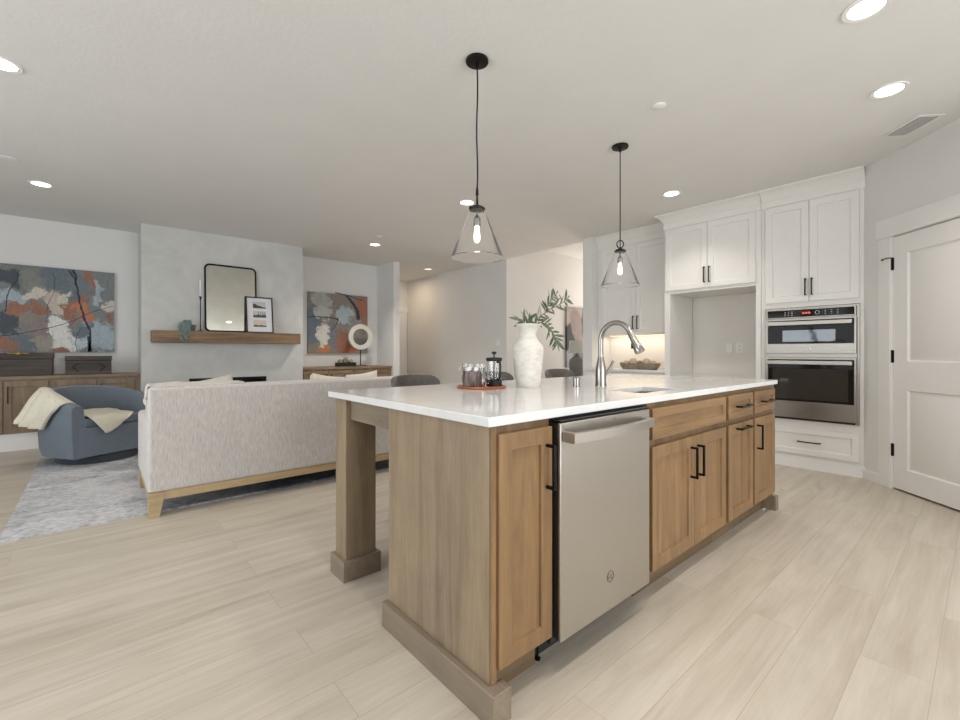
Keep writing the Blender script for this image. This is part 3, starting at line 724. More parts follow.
# arc goes from the column over towards -Y
neck = [(fx, fy, CT + 0.15), (fx, fy, CT + 0.22)]
for i in range(0, 21):
    a = i / 20 * (math.pi * 0.86)
    neck.append((fx, fy - Rr + Rr * math.cos(a), CT + 0.266 + Rr * math.sin(a)))
MB().tube(neck, 0.0145, 16).build('neck', M['nickel'], t)
e = Vector(neck[-1]); dr = (Vector(neck[-1]) - Vector(neck[-2])).normalized()
hp = [e - dr * 0.004, e + dr * 0.01, e + dr * 0.045, e + dr * 0.09, e + dr * 0.12, e + dr * 0.127]
sh = MB().tube(hp, [0.0145, 0.0165, 0.018, 0.023, 0.028, 0.026], 18).build('spray_head', M['nickel'], t)
q = e + dr * 0.075; MB().box(q.x - 0.006, q.x + 0.006, q.y + 0.010, q.y + 0.028, q.z - 0.026, q.z + 0.004).build('spray_button', M['black_matte'], sh, bevel=0.002)
m = MB(); m.tube([(fx, fy, CT + 0.07), (fx + 0.040, fy - 0.012, CT + 0.074)], 0.012, 12); m.tube([(fx + 0.040, fy - 0.012, CT + 0.074), (fx + 0.06, fy - 0.02, CT + 0.10), (fx + 0.085, fy - 0.03, CT + 0.145)], [0.0095, 0.0085, 0.007], 10)
m.build('lever', M['nickel'], t)
o = MB().lathe([(0.0, 0), (0.024, 0), (0.024, 0.004), (0.019, 0.006), (0.019, 0.052), (0.014, 0.058), (0.0, 0.058)], (2.06, 1.535, CT)).build('air_gap_cap', M['nickel'])
single(o, (2.06, 1.535, CT), 'small polished chrome dishwasher air gap cap standing left of the faucet', 'air gap')

# vase and branch
VX, VY = 1.857, 1.72
prof = [(0.0, 0.0), (0.064, 0.0), (0.068, 0.006), (0.073, 0.05), (0.081, 0.12), (0.087, 0.18), (0.089, 0.205), (0.089, 0.220), (0.083, 0.235), (0.066, 0.253), (0.053, 0.272), (0.047, 0.292), (0.047, 0.306), (0.055, 0.328), (0.070, 0.345), (0.077, 0.351), (0.077, 0.356), (0.070, 0.356), (0.048, 0.330), (0.038, 0.305), (0.039, 0.285), (0.06, 0.245), (0.080, 0.21), (0.074, 0.1), (0.055, 0.02), (0.0, 0.02)]
o = MB().lathe(prof, (VX, VY, CT), 48).build('vase', M['ceramic'], angle=50)
single(o, (VX, VY, CT), 'tall rough white ceramic vase with a narrow neck on the island counter', 'vase')
t = thing('olive_branch', 'faux olive branch with slender green leaves standing in the white vase', 'branch', (VX, VY, CT + 0.1))
stems = [[(VX, VY, CT + .03), (VX + .035, VY, CT + .33), (VX + .14, VY - .01, CT + .43), (VX + .27, VY - .02, CT + .49), (VX + .36, VY, CT + .535)],
         [(VX - .02, VY, CT + .03), (VX - .030, VY, CT + .345), (VX - .045, VY + .01, CT + .375)],
         [(VX + .01, VY, CT + .03), (VX + .038, VY - .01, CT + .33), (VX + .12, VY - .03, CT + .36), (VX + .19, VY - .04, CT + .29), (VX + .20, VY - .05, CT + .25)],
         [(VX + .14, VY - .01, CT + .43), (VX + .20, VY + .01, CT + .495), (VX + .27, VY + .02, CT + .55)],
         [(VX + .0, VY + .01, CT + .03), (VX + .01, VY + .01, CT + .35), (VX + .04, VY + .02, CT + .39)]]
ms = MB(); ml = MB()
rnd = random.Random(3)
def leaf(mb, p, d, L, W):
    d = d.normalized(); s_ = d.cross(Vector((rnd.uniform(-1, 1), -1.2, rnd.uniform(-.6, .6)))).normalized(); n_ = d.cross(s_)
    rows = []
    for i in range(6):
        t_ = i / 5; wv = W * math.sin(math.pi * min(1, t_ * 0.93 + 0.05)) ** 0.8
        c = p + d * L * t_ + n_ * (L * 0.12 * t_ * t_)
        rows.append([c - s_ * wv, c + n_ * wv * 0.3, c + s_ * wv])
    mb.grid(rows)
for si, st in enumerate(stems):
    sp = spline(st, 8); ms.tube(sp, [0.0032 * (1 - 0.6 * i / len(sp)) for i in range(len(sp))], 6)
    start = {0: 11, 1: 7, 2: 9, 3: 1, 4: 8}[si]
    for i in range(start, len(sp), 2):
        tdir = (sp[min(i + 1, len(sp) - 1)] - sp[i - 1]).normalized()
        for sgn in (-1, 1):
            if rnd.random() < 0.05: continue
            side = tdir.cross(Vector((0, 1, 0))).normalized() * sgn
            dirv = tdir * 0.8 + side * rnd.uniform(0.5, 1.0) + Vector((0, rnd.uniform(-.5, .5), 0))
            leaf(ml, sp[i], dirv, rnd.uniform(0.055, 0.085), rnd.uniform(0.0055, 0.0085))
    leaf(ml, sp[-1], (sp[-1] - sp[-2]), 0.05, 0.005)
ms.build('stem', M['stem'], t)
ml.build('leaves', M['leaf'], t, solid=0.0008)

# serving tray with glassware
TX, TY = 1.615, 1.845
o = MB().lathe([(0.0, 0.0), (0.120, 0.0), (0.135, 0.003), (0.140, 0.012), (0.134, 0.013), (0.126, 0.006), (0.0, 0.006)], (TX, TY, CT), 48).build('serving_tray', M['copper'], angle=50)
single(o, (TX, TY, CT), 'round copper brown wooden serving tray on the island counter under the glassware', 'tray')
tz = CT + 0.0062
fcx, fcy = 1.705, 1.84
t = thing('french_press', 'glass french press with black lid, handle and base on the round tray', 'coffee maker', (fcx, fcy, tz))
g = MB(); g.open_lathe([(0.040, 0.02), (0.040, 0.145), (0.0385, 0.145), (0.0385, 0.02)], (fcx, fcy, tz), 32); g.build('beaker', M['glass'], t)
m = MB(); m.lathe([(0.0, 0), (0.044, 0), (0.044, 0.035), (0.041, 0.037), (0.0, 0.037)], (fcx, fcy, tz)); m.build('base', M['black_matte'], t)
m = MB(); m.lathe([(0.0, 0.140), (0.043, 0.140), (0.046, 0.146), (0.046, 0.156), (0.042, 0.160), (0.0, 0.162)], (fcx, fcy, tz))
m.build('lid', M['black_matte'], t)
m = MB(); m.lathe([(0.0, 0.16), (0.004, 0.16), (0.004, 0.178), (0.012, 0.182), (0.014, 0.188), (0.010, 0.194), (0.0, 0.195)], (fcx, fcy, tz)); m.tube([(fcx, fcy, tz + .04), (fcx, fcy, tz + .15)], 0.002, 8); m.build('plunger', M['black_matte'], t)
hx = Vector((-0.25, -0.97, 0)).normalized()
cc = Vector((fcx, fcy, tz)); m = MB()
m.tube([cc + hx * 0.038 + Vector((0, 0, .135)), cc + hx * 0.066 + Vector((0, 0, .137)), cc + hx * 0.072 + Vector((0, 0, .12)), cc + hx * 0.070 + Vector((0, 0, .06)), cc + hx * 0.066 + Vector((0, 0, .042)), cc + hx * 0.04 + Vector((0, 0, .036))], 0.006, 8)
m.build('handle', M['black_matte'], t)
kx, ky = 1.535, 1.83
t = thing('canister', 'dark streaked round canister with a glass rim on the left of the tray', 'jar', (kx, ky, tz))
MB().lathe([(0.0, 0.0), (0.050, 0.0), (0.052, 0.004), (0.052, 0.088), (0.048, 0.088), (0.048, 0.010), (0.0, 0.010)], (kx, ky, tz), 40).build('body', M['bark'], t)
m = MB(); m.open_lathe([(0.0525, 0.088), (0.0525, 0.110), (0.0500, 0.110), (0.0500, 0.088)], (kx, ky, tz), 40); m.build('rim', M['glass'], t)
def glass_cup(x, y, z, label, rz=0.0):
    t = thing('glass_cup', label, 'cup', (x, y, z), rz)
    m = MB(); m.lathe([(0.0, 0.0), (0.024, 0.0), (0.030, 0.004), (0.033, 0.03), (0.034, 0.062), (0.032, 0.062), (0.031, 0.03), (0.027, 0.008), (0.0, 0.006)], (0, 0, 0), 28); m.build('bowl', M['glass'], t, local=True)
    m = MB(); m.tube([(0.032, 0, 0.05), (0.05, 0, 0.052), (0.056, 0, 0.036), (0.048, 0, 0.018), (0.031, 0, 0.018)], 0.0035, 8); m.build('handle', M['glass'], t, local=True)
glass_cup(1.622, 1.868, tz, 'clear glass mug standing on the tray between canister and french press', R(-60))
glass_cup(1.622, 1.868, tz + 0.0625, 'clear glass mug stacked on the mug between canister and french press', R(120))
glass_cup(1.592, 1.934, tz, 'clear glass mug on the tray at the back, behind the dark canister', R(60))
glass_cup(1.592, 1.934, tz + 0.0625, 'clear glass mug stacked on the back mug, rising over the dark canister', R(170))

# ------------------------------------------------------------ counter stools
def make_stool(x, y, label):
    t = thing('counter_stool', label, 'stool', (x, y, 0), 0, 'counter stools behind the island')
    m = MB(); m.box(-0.21, 0.21, -0.22, 0.18, 0.62, 0.69); m.build('seat', M['stool'], t, bevel=0.03, seg=4, local=True)
    rows = []
    for j in range(13):
        u_ = j / 12 * 2 - 1; xx = 0.19 * math.sin(u_ * 1.35) / math.sin(1.35); yy = 0.20 - 0.14 * (1 - math.cos(u_ * 1.2))
        top = 0.955 - 0.028 * abs(u_) ** 5 - 0.01 * u_ * u_
        rows.append([(xx, yy - 0.03, 0.69), (xx, yy - 0.01, 0.80), (xx, yy + 0.01, 0.90), (xx, yy + 0.02, top)])
    m = MB(); m.grid(rows); m.build('backrest', M['stool'], t, solid=0.035, bevel=0.01, seg=3, local=True)
    for sx in (-1, 1):
        for sy in (-1, 1):
            MB().tube([(sx * 0.14, sy * 0.15, 0.63), (sx * 0.155, sy * 0.18, 0.0)], [0.013, 0.010], 10).build('leg', M['black'], t, local=True)
    m = MB(); q = [(-.150, -.171, .2), (.150, -.171, .2), (.150, .171, .2), (-.150, .171, .2)]
    for i in range(4): m.tube([q[i], q[(i + 1) % 4]], 0.007, 8)
    m.build('footrest', M['black'], t, local=True)
    return t
s0 = make_stool(1.700, 2.50, 'grey leather counter stool at the left end of the island, back showing beside the sofa')
s1 = copy_tree(s0); s1.location = (2.46, 2.50, 0); s1['label'] = 'grey leather counter stool half hidden behind the vase and french press'
s2 = copy_tree(s0); s2.location = (3.29, 2.50, 0); s2['label'] = 'grey leather counter stool nearest the faucet, right of the vase'

# ------------------------------------------------------------ kitchen wall (author facing -Y, turned to face -X)
RK = R(-90)
def crown(m, x0, x1, z0, z1, y, ret_l=None, ret_r=None):
    prof = [(y + 0.02, z0), (y - 0.008, z0), (y - 0.008, z0 + 0.07), (y - 0.016, z0 + 0.078), (y - 0.022, z0 + 0.10), (y - 0.05, z0 + 0.135), (y - 0.075, z1 - 0.022), (y - 0.085, z1 - 0.018), (y - 0.085, z1), (y + 0.02, z1)]
    n = len(prof)
    def off(pz): return max(0.0, y - pz[0])
    L = [(x0 - (off(p) if ret_l else 0), p[0], p[1]) for p in prof]
    Rr_ = [(x1 + (off(p) if ret_r else 0), p[0], p[1]) for p in prof]
    vs = L + Rr_
    fs = [(i, n + i, n + (i + 1) % n, (i + 1) % n) for i in range(n)] + [tuple(range(n)), tuple(range(2 * n - 1, n - 1, -1))]
    m.add(vs, fs)
    for flag, xx, sg in ((ret_l, x0, -1), (ret_r, x1, 1)):
        if flag:
            A = [(xx + sg * off(p), p[0], p[1]) for p in prof]; B = [(xx + sg * off(p), y + flag, p[1]) for p in prof]
            m.add(A + B, [(i, n + i, n + (i + 1) % n, (i + 1) % n) for i in range(n)] + [tuple(range(2 * n - 1, n - 1, -1))])
TOPZ = 2.553
# oven tower
t = thing('oven_cabinet', 'tall white cabinet tower holding the wall ovens in the corner', 'cabinet', (5.10, 1.518, 0), RK)
W_ = 0.806
m = MB(); m.box(0, 0.036, 0.02, 0.645, 0, TOPZ + .02); m.box(W_ - 0.036, W_, 0.02, 0.64, 0, TOPZ + .02); m.box(0.036, W_ - 0.036, 0.02, 0.645, 1.55, TOPZ + .02)
m.box(0.036, W_ - 0.036, 0.02, 0.645, 0.0, 0.460); m.box(0.036, W_ - 0.036, 0.63, 0.645, 0.46, 1.55)
m.build('body', M['cab_white'], t, local=True)
m = MB(); crown(m, 0.0, W_, TOPZ + 0.012, HC - 0.001, 0.02); m.build('crown_moulding', M['cab_white'], t, local=True)
dd = MB().panel(0.041, 0.400, 1.600, 2.553, 0.0, 0.02, rail=0.06).build('door', M['cab_white'], t, bevel=0.0015, local=True); pull_v(0.377, 1.655, 1.815, 0.0, dd, local=True)
dd = MB().panel(0.404, 0.767, 1.600, 2.553, 0.0, 0.02, rail=0.06).build('door', M['cab_white'], t, bevel=0.0015, local=True); pull_v(0.427, 1.655, 1.815, 0.0, dd, local=True)
dd = MB().panel(0.041, 0.767, 0.135, 0.385, 0.0, 0.02, rail=0.05).build('drawer', M['cab_white'], t, bevel=0.0015, local=True); pull_h(0.315, 0.495, 0.262, 0.0, dd, local=True)
MB().box(0, W_ + 0.005, 0.012, 0.0195, 0, 0.10).build('toe_board', M['trim'], t, local=True)
# double wall oven
t = thing('wall_oven', 'built-in stainless steel microwave and oven combination in the white tower', 'oven', (5.10, 1.482, 0.465), RK)
Z = -0.465; OW = 0.735
m = MB(); m.box(0.005, OW - 0.005, 0.02, 0.6, 0.468 + Z, 1.535 + Z); m.build('body', M['dark_gap'], t, local=True)
m = MB(); m.box(0, OW, 0.002, 0.02, 0.462 + Z, 1.545 + Z); m.build('trim_frame', M['steel_x'], t, bevel=0.002, local=True)
m = MB(); m.box(0.02, OW - 0.02, -0.022, 0.002, 1.443 + Z, 1.530 + Z); cp = m.build('control_panel', M['steel_x'], t, bevel=0.003, local=True)
MB().box(0.033, OW - 0.033, -0.0245, -0.022, 1.452 + Z, 1.521 + Z).build('touch_glass', M['oven_glass'], cp, local=True)
m = MB()
for i in range(3): m.box(0.318 + i * 0.022, 0.332 + i * 0.022, -0.0256, -0.0245, 1.492 + Z, 1.496 + Z); m.box(0.318 + i * 0.022, 0.332 + i * 0.022, -0.0256, -0.0245, 1.478 + Z, 1.482 + Z); m.box(0.330 + i * 0.022, 0.333 + i * 0.022, -0.0256, -0.0245, 1.478 + Z, 1.496 + Z)
m.box(0.315, 0.385, -0.0256, -0.0245, 1.484 + Z, 1.489 + Z)
m.build('clock_display', M['display'], cp, local=True)
MB().tube([(0.435 + 0.016 * math.cos(a * .3142), -0.0252, 1.487 + Z + 0.016 * math.sin(a * .3142)) for a in range(20)], 0.0022, 6, True).build('dial_ring', M['marks'], cp, local=True)
for r_ in range(3):
    for c_ in range(3):
        for xm, st_x in ((0.175, 0.028), (0.49, 0.045)):
            MB().box(xm + c_ * st_x, xm + 0.011 + c_ * st_x, -0.0256, -0.0245, 1.468 + r_ * 0.016 + Z, 1.472 + r_ * 0.016 + Z).build('button_mark', M['marks'], cp, local=True, smooth=False)
def oven_door(z0, z1, gz0, gz1, win, hz, name):
    m = MB(); m.panel(0.018, OW - 0.018, z0 + Z, z1 + Z, -0.030, 0.032, [(0.034, OW - 0.034, gz0 + Z, gz1 + Z)], dep=0.003, bev=0.002)
    d_ = m.build(name, M['steel_x'], t, bevel=0.0015, local=True)
    MB().box(0.036, OW - 0.036, -0.0285, -0.0265, gz0 + Z + 0.002, gz1 + Z - 0.002).build('door_glass', M['oven_glass'], d_, local=True)
    MB().box(win[0], win[1], -0.0295, -0.0286, win[2] + Z, win[3] + Z).build('window', M['micro_window_reflection'] if name == 'microwave_door' else M['oven_window'], d_, local=True)
    m = MB(); m.box(0.040, OW - 0.040, -0.078, -0.062, hz - 0.019 + Z, hz + 0.019 + Z)
    for x in (0.045, OW - 0.065): m.box(x, x + 0.02, -0.064, -0.029, hz - 0.014 + Z, hz + 0.014 + Z)
    m.build('handle', M['steel_x'], d_, bevel=0.004, seg=3, local=True)
    return d_
md_ = oven_door(1.105, 1.432, 1.195, 1.420, (0.160, 0.570, 1.215, 1.325), 1.390, 'microwave_door')
m = MB(); m.tube([(0.368 + 0.014 * math.cos(a * .3142), -0.031, 1.148 + Z + 0.014 * math.sin(a * .3142)) for a in range(20)], 0.0014, 6, True)
m.tube([(0.358, -0.031, 1.141 + Z), (0.366, -0.031, 1.152 + Z), (0.371, -0.031, 1.143 + Z), (0.378, -0.031, 1.154 + Z)], 0.001, 6); m.build('badge', M['chrome'], md_, local=True)
MB().box(0.015, OW - 0.015, -0.012, 0.002, 1.066 + Z, 1.098 + Z).build('vent_strip', M['steel_x'], t, bevel=0.002, local=True)
od_ = oven_door(0.485, 1.060, 0.642, 1.045, (0.075, OW - 0.075, 0.665, 0.955), 1.016, 'oven_door')
MB().box(0.01, OW - 0.03, -0.004, 0.002, 0.464 + Z, 0.482 + Z).build('lower_vent', M['dark_gap'], t, local=True)

# fridge surround
t = thing('fridge_surround', 'tall white cabinet surround with two upper doors above the empty fridge alcove', 'cabinet', (5.12, 2.535, 0), RK)
W_ = 1.013
m = MB(); m.box(0, 0.066, 0, 0.612, 0, 1.80); m.box(W_ - 0.046, W_, 0.0, 0.612, 0, 1.80); m.box(0, W_, 0.005, 0.612, 1.80, TOPZ + 0.02)
m.build('body', M['cab_white'], t, local=True, bevel=0.001)
m = MB(); crown(m, 0.0, W_, TOPZ + 0.012, HC - 0.001, 0.005, ret_l=0.3); m.build('crown_moulding', M['cab_white'], t, local=True)
dd = MB().panel(0.018, 0.490, 1.835, 2.553, -0.015, 0.02, rail=0.06).build('door', M['cab_white'], t, bevel=0.0015, local=True); pull_v(0.465, 1.888, 2.062, -0.015, dd, local=True)
dd = MB().panel(0.494, W_ - 0.046, 1.835, 2.553, -0.015, 0.02, rail=0.06).build('door', M['cab_white'], t, bevel=0.0015, local=True); pull_v(0.520, 1.888, 2.062, -0.015, dd, local=True)
o = MB().box(5.735, 5.75, 1.57, 2.467, 0, 1.80).build('wall_alcove', M['niche']); o['kind'] = 'structure'
# plates inside the alcove
def plate(name, x, y, z, rz, label, cat, kind):
    t = thing(name, label, cat, (x, y, z), rz)
    MB().box(-0.038, 0.038, -0.006, 0, -0.06, 0.06).build('plate', M['plastic'], t, bevel=0.002, local=True)
    m = MB()
    if kind == 'outlet':
        for dz in (-0.024, 0.024):
            m = MB(); m.box(-0.009, -0.006, -0.0066, -0.006, dz - 0.006, dz + 0.007); m.box(0.006, 0.009, -0.0066, -0.006, dz - 0.006, dz + 0.007); m.sphere((0, -0.006, dz - 0.014), 0.003, 8, 6)
            m.build('socket', M['dark_gap'], t, local=True)
    elif kind == 'switch':
        m.box(-0.016, 0.016, -0.010, -0.006, -0.032, 0.032); m.build('rocker', M['plastic'], t, bevel=0.001, local=True)
    return t
plate('wall_outlet', 5.735, 1.925, 1.165, RK, 'white power outlet in the fridge alcove, the right one of two wall plates', 'outlet', 'outlet')
plate('blank_plate', 5.735, 2.040, 1.163, RK, 'blank white wall plate in the fridge alcove, left of the outlet', 'wall plate', 'blank')
plate('light_switch', 5.42, 5.745, 1.285, RK, 'white rocker light switch on the grey hall wall', 'switch', 'switch')

# upper cabinet, base cabinet, counter, under-cabinet lamp
t = thing('wall_cabinet', 'white two door wall cabinet hung over the lit worktop niche', 'cabinet', (5.42, 3.662, 1.36), RK)
m = MB(); m.box(0.0, 1.118, 0.0, 0.33, 0, 1.21); m.build('body', M['cab_white'], t, local=True)
m = MB(); crown(m, 0.0, 1.118, 1.20, HC - 1.36 - 0.001, 0.0); m.build('crown_moulding', M['cab_white'], t, local=True)
dd = MB().panel(0.058, 0.594, 0.005, 1.190, -0.02, 0.02, rail=0.06).build('door', M['cab_white'], t, bevel=0.0015, local=True); pull_v(0.566, 0.060, 0.235, -0.02, dd, local=True)
dd = MB().panel(0.598, 1.112, 0.005, 1.190, -0.02, 0.02, rail=0.06).build('door', M['cab_white'], t, bevel=0.0015, local=True); pull_v(0.628, 0.060, 0.235, -0.02, dd, local=True)
t = thing('base_cabinet', 'white base cabinet under the lit niche worktop, hidden by the island', 'cabinet', (5.13, 3.662, 0), RK)
m = MB(); m.box(0.0, 1.118, 0.0, 0.60, 0.10, 0.864); m.box(0, 1.118, 0.06, 0.6, 0, 0.10); m.build('body', M['cab_white'], t, local=True)
dd = MB().panel(0.05, 0.594, 0.12, 0.84, -0.02, 0.02, rail=0.06).build('door', M['cab_white'], t, local=True); pull_v(0.566, 0.62, 0.78, -0.02, dd, local=True)
dd = MB().panel(0.598, 1.112, 0.12, 0.84, -0.02, 0.02, rail=0.06).build('door', M['cab_white'], t, local=True); pull_v(0.628, 0.62, 0.78, -0.02, dd, local=True)
o = MB().box(5.095, 5.745, 2.537, 3.663, 0.865, 0.895).build('worktop', M['quartz'], bevel=0.002)
single(o, (5.42, 3.1, 0.865), 'pale quartz worktop in the lit niche under the white wall cabinet', 'countertop')
struct('wall_backsplash', MB().box(5.738, 5.75, 2.537, 3.664, 0.895, 1.36), M['tile'])
t = thing('under_cabinet_light', 'warm strip light fixed beneath the white wall cabinet', 'lamp', (5.6, 3.1, 1.36))
MB().box(5.60, 5.64, 2.60, 3.60, 1.345, 1.36).build('housing', M['plastic'], t)
MB().box(5.605, 5.635, 2.61, 3.59, 1.342, 1.345).build('diffuser', M['led'], t)
l = area('under_cabinet_glow', (5.60, 3.10, 1.335), (0, R(-12), 0), 0.05, 1.0, 1.8, (1.0, 0.84, 0.66))

# wooden bowl with balls on the worktop
t = thing('dough_bowl', 'long weathered wooden dough bowl on the lit niche worktop', 'bowl', (5.28, 2.945, 0.895))
rows = []
for (k_, z, s_) in ((0, 0.0, 0.82), (1, 0.03, 0.93), (2, 0.070, 1.0), (3, 0.074, 0.97), (4, 0.04, 0.86), (5, 0.022, 0.72)):
    ring = []
    for i in range(40):
        a = 2 * math.pi * i / 40; ex = 0.268 * s_; ey = 0.11 * s_
        c_, s2 = math.cos(a), math.sin(a)
        ring.append((5.28 + ey * math.copysign(abs(c_) ** 0.7, c_), 2.945 + ex * math.copysign(abs(s2) ** 0.7, s2), 0.895 + z + (0.012 * abs(s2) ** 6 if z > 0.07 else 0)))
    rows.append(ring + [ring[0]])
m = MB(); m.grid(rows); m.add(rows[0][:-1], [tuple(range(40))]); m.add(rows[-1][:-1], [tuple(range(40))])
m.build('bowl', M['tray_wood'], t)
bl = ['pale woven ball at the left end of the dough bowl', 'largest pale ball left of the centre of the dough bowl', 'small brown ball in the middle of the dough bowl', 'large pale ball right of the centre of the dough bowl', 'small pale ball at the right end of the dough bowl']
for i, (yy, r_, zz) in enumerate(((3.125, 0.037, .966), (3.028, 0.050, 0.982), (2.935, 0.036, 0.968), (2.842, 0.049, 0.982), (2.75, 0.036, 0.968))):
    m = MB(); m.sphere((5.27, yy, zz), r_, 20, 12)
    for kk in range(4):
        a0 = kk * math.pi / 4
        m.tube([(5.27 + (r_ + .001) * math.cos(a) * math.cos(a0), yy + (r_ + .001) * math.cos(a) * math.sin(a0), zz + (r_ + .001) * math.sin(a)) for a in [q * math.pi / 10 for q in range(20)]], 0.003, 6, True)
    o = m.build('decorative_ball', M['shell'] if i != 2 else M['tray_wood']); single(o, (5.27, yy, zz - r_), bl[i], 'ornament', 'balls in the dough bowl')

# ------------------------------------------------------------ pendants and ceiling fixtures
def pendant(x, y, label, ring):
    t = thing('pendant_lamp', label, 'lamp', (x, y, 1.64), 0, 'glass cone pendants over the island')
    z0 = -1.64
    MB().lathe([(0.0, HC - 0.001), (0.062, HC - 0.001), (0.064, HC - 0.008), (0.062, HC - 0.016), (0.012, HC - 0.020), (0.010, HC - 0.045), (0.0, HC - 0.045)][::-1], (0, 0, z0), 32).build('canopy', M['black'], t, local=True)
    top = 2.0 if ring else 2.02
    pts = [(0, 0, HC - 0.04 + z0)]
    for i in range(1, 12):
        f = i / 12; pts.append(((0.0035 * math.sin(f * 9) if not ring else 0.0), 0, (HC - 0.04) * (1 - f) + top * f + z0))
    pts.append((0, 0, top + z0))
    MB().tube(pts, 0.0042, 8).build('cable', M['black'], t, local=True)
    m = MB()
    if ring:
        m.tube([(0.013 * math.cos(a * .3142), -0.021 * math.cos(a * .3142), 1.965 + 0.030 * math.sin(a * .3142) + z0) for a in range(20)], 0.0045, 8, True)
        m.tube([(0, 0, 2.0 + z0), (0, 0, 1.93 + z0)], 0.004, 8)
    else:
        m.tube([(0, 0, 2.03 + z0), (0, 0, 1.99 + z0), (0, 0, 1.985 + z0), (0, 0, 1.93 + z0)], [0.006, 0.009, 0.005, 0.007], 10)
    m.lathe([(0.0, 1.902), (0.044, 1.904), (0.046, 1.912), (0.036, 1.922), (0.012, 1.932), (0.0, 1.934)], (0, 0, z0), 24)
    for sx in (-1, 1): m.tube([(sx * 0.034, 0, 1.915 + z0), (sx * 0.052, 0, 1.912 + z0), (sx * 0.054, 0, 1.900 + z0)], 0.004, 8)
    m.build('cap', M['black'], t, local=True)
    MB().lathe([(0.0, 1.815), (0.019, 1.815), (0.020, 1.825), (0.020, 1.858), (0.012, 1.868), (0.006, 1.875), (0.006, 1.903), (0.0, 1.903)], (0, 0, z0), 20).build('socket', M['nickel'], t, local=True)
    MB().lathe([(0.0, 1.728), (0.010, 1.731), (0.0165, 1.744), (0.018, 1.758), (0.015, 1.782), (0.011, 1.80), (0.012, 1.815), (0.0, 1.815)], (0, 0, z0), 20).build('bulb', M['bulb'], t, local=True)
    MB().open_lathe([(0.042, 1.902), (0.1465, 1.645), (0.149, 1.641), (0.147, 1.637), (0.1435, 1.640), (0.0385, 1.902)], (0, 0, z0), 64).build('glass_shade', M['shade'], t, local=True)
    return t
pendant(1.60, 1.865, 'clear glass cone pendant lamp hanging nearer, above the vase', False)
pendant(3.12, 1.905, 'clear glass cone pendant lamp with a ring, hanging farther, above the sink end', True)

CANS = [(2.744, 0.379, 'recessed ceiling light nearest the camera at the top right corner', 1), (3.711, 0.404, 'recessed ceiling light beside the air vent', 1), (4.452, 2.131, 'recessed ceiling light in front of the fridge surround', 1),
        (3.043, 3.716, 'recessed ceiling light showing just left of the nearer pendant', 1), (3.184, 6.08, 'recessed ceiling light in front of the small painting', 1), (-0.40, 6.009, 'recessed ceiling light above the blue armchair', 1),
        (-0.406, 3.644, 'recessed ceiling light cut by the left edge of the picture', 1), (4.906, 7.194, 'recessed ceiling light in the hallway', 0),
        (1.777, 0.38, 'unseen recessed ceiling light just above and behind the dishwasher side of the island', 1), (0.81, 0.38, 'unseen recessed ceiling light over the aisle in front of the island corner', 1), (-0.406, 1.28, 'unseen recessed ceiling light over the open floor left of the camera', 1)]  # last three unseen, added along the rows for more top-down light
for (x, y, lab, on) in CANS:
    t = thing('recessed_light', lab, 'ceiling light', (x, y, HC), 0, 'recessed ceiling lights')
    MB().open_lathe([(0.092, -0.001), (0.090, -0.006), (0.070, -0.004), (0.068, -0.001)], (0, 0, 0), 40).build('trim_ring', M['plastic'], t, local=True)
    MB().lathe([(0.0, -0.0035), (0.069, -0.0035), (0.069, -0.0005), (0.0, -0.0005)], (0, 0, 0), 40).build('lens', M['can'] if on else M['can_hall'], t, local=True)
    if on:
        ld = bpy.data.lights.new('downlight', 'SPOT'); ld.energy = (105 if y > 5 else 95) if (x > 2 and y > 3) else ((26 if y > 5 else 34) if x < 0 else (40 if y > 1 else (24 if x > 2 else 42))); ld.color = (1.0, 0.945, 0.87); ld.spot_size = R(125); ld.spot_blend = 0.7; ld.shadow_soft_size = 0.06
        lo = bpy.data.objects.new('downlight', ld); C.objects.link(lo); lo.parent = t; lo.location = (0, 0, -0.02)
def disc(name, x, y, r, h, label, cat):
    o = MB().lathe([(0.0, -h), (r * 0.8, -h), (r, -h * 0.6), (r, -0.0005), (0.0, -0.0005)], (x, y, HC), 32).build(name, M['plastic']); single(o, (x, y, HC), label, cat)
disc('smoke_detector', 2.806, 1.427, 0.045, 0.012, 'small round white ceiling cover right of the farther pendant', 'ceiling cover')
disc('ceiling_cover', -0.55, 5.4, 0.06, 0.006, 'thin white round cover on the living room ceiling at the left', 'ceiling cover')
disc('ceiling_cover', 3.0, 5.62, 0.045, 0.012, 'tiny white round ceiling cover near the light before the small painting', 'ceiling cover')
t = thing('air_vent', 'white slatted air vent in the ceiling above the pantry door', 'vent', (4.42, 0.36, HC), R(45))
MB().box(-0.155, 0.155, -0.085, 0.085, -0.006, -0.0005).build('frame', M['plastic'], t, bevel=0.002, local=True)
MB().box(-0.13, 0.13, -0.06, 0.06, -0.0075, -0.006).build('backing', M['dark_gap'], t, local=True)
m = MB()
for i in range(9): m.box(-0.13, 0.13, -0.056 + i * 0.0135, -0.0525 + i * 0.0135, -0.012, -0.0075)
m.build('slats', M['plastic'], t, local=True)

# ------------------------------------------------------------ living room: rug, sofa, chair
o = MB().box(-0.43, 2.75, 3.785, 6.55, 0.0005, 0.012).build('area_rug', M['rug']); single(o, (-0.42, 3.775, 0.0), 'distressed grey and navy area rug under the sofa and blue armchair', 'rug')

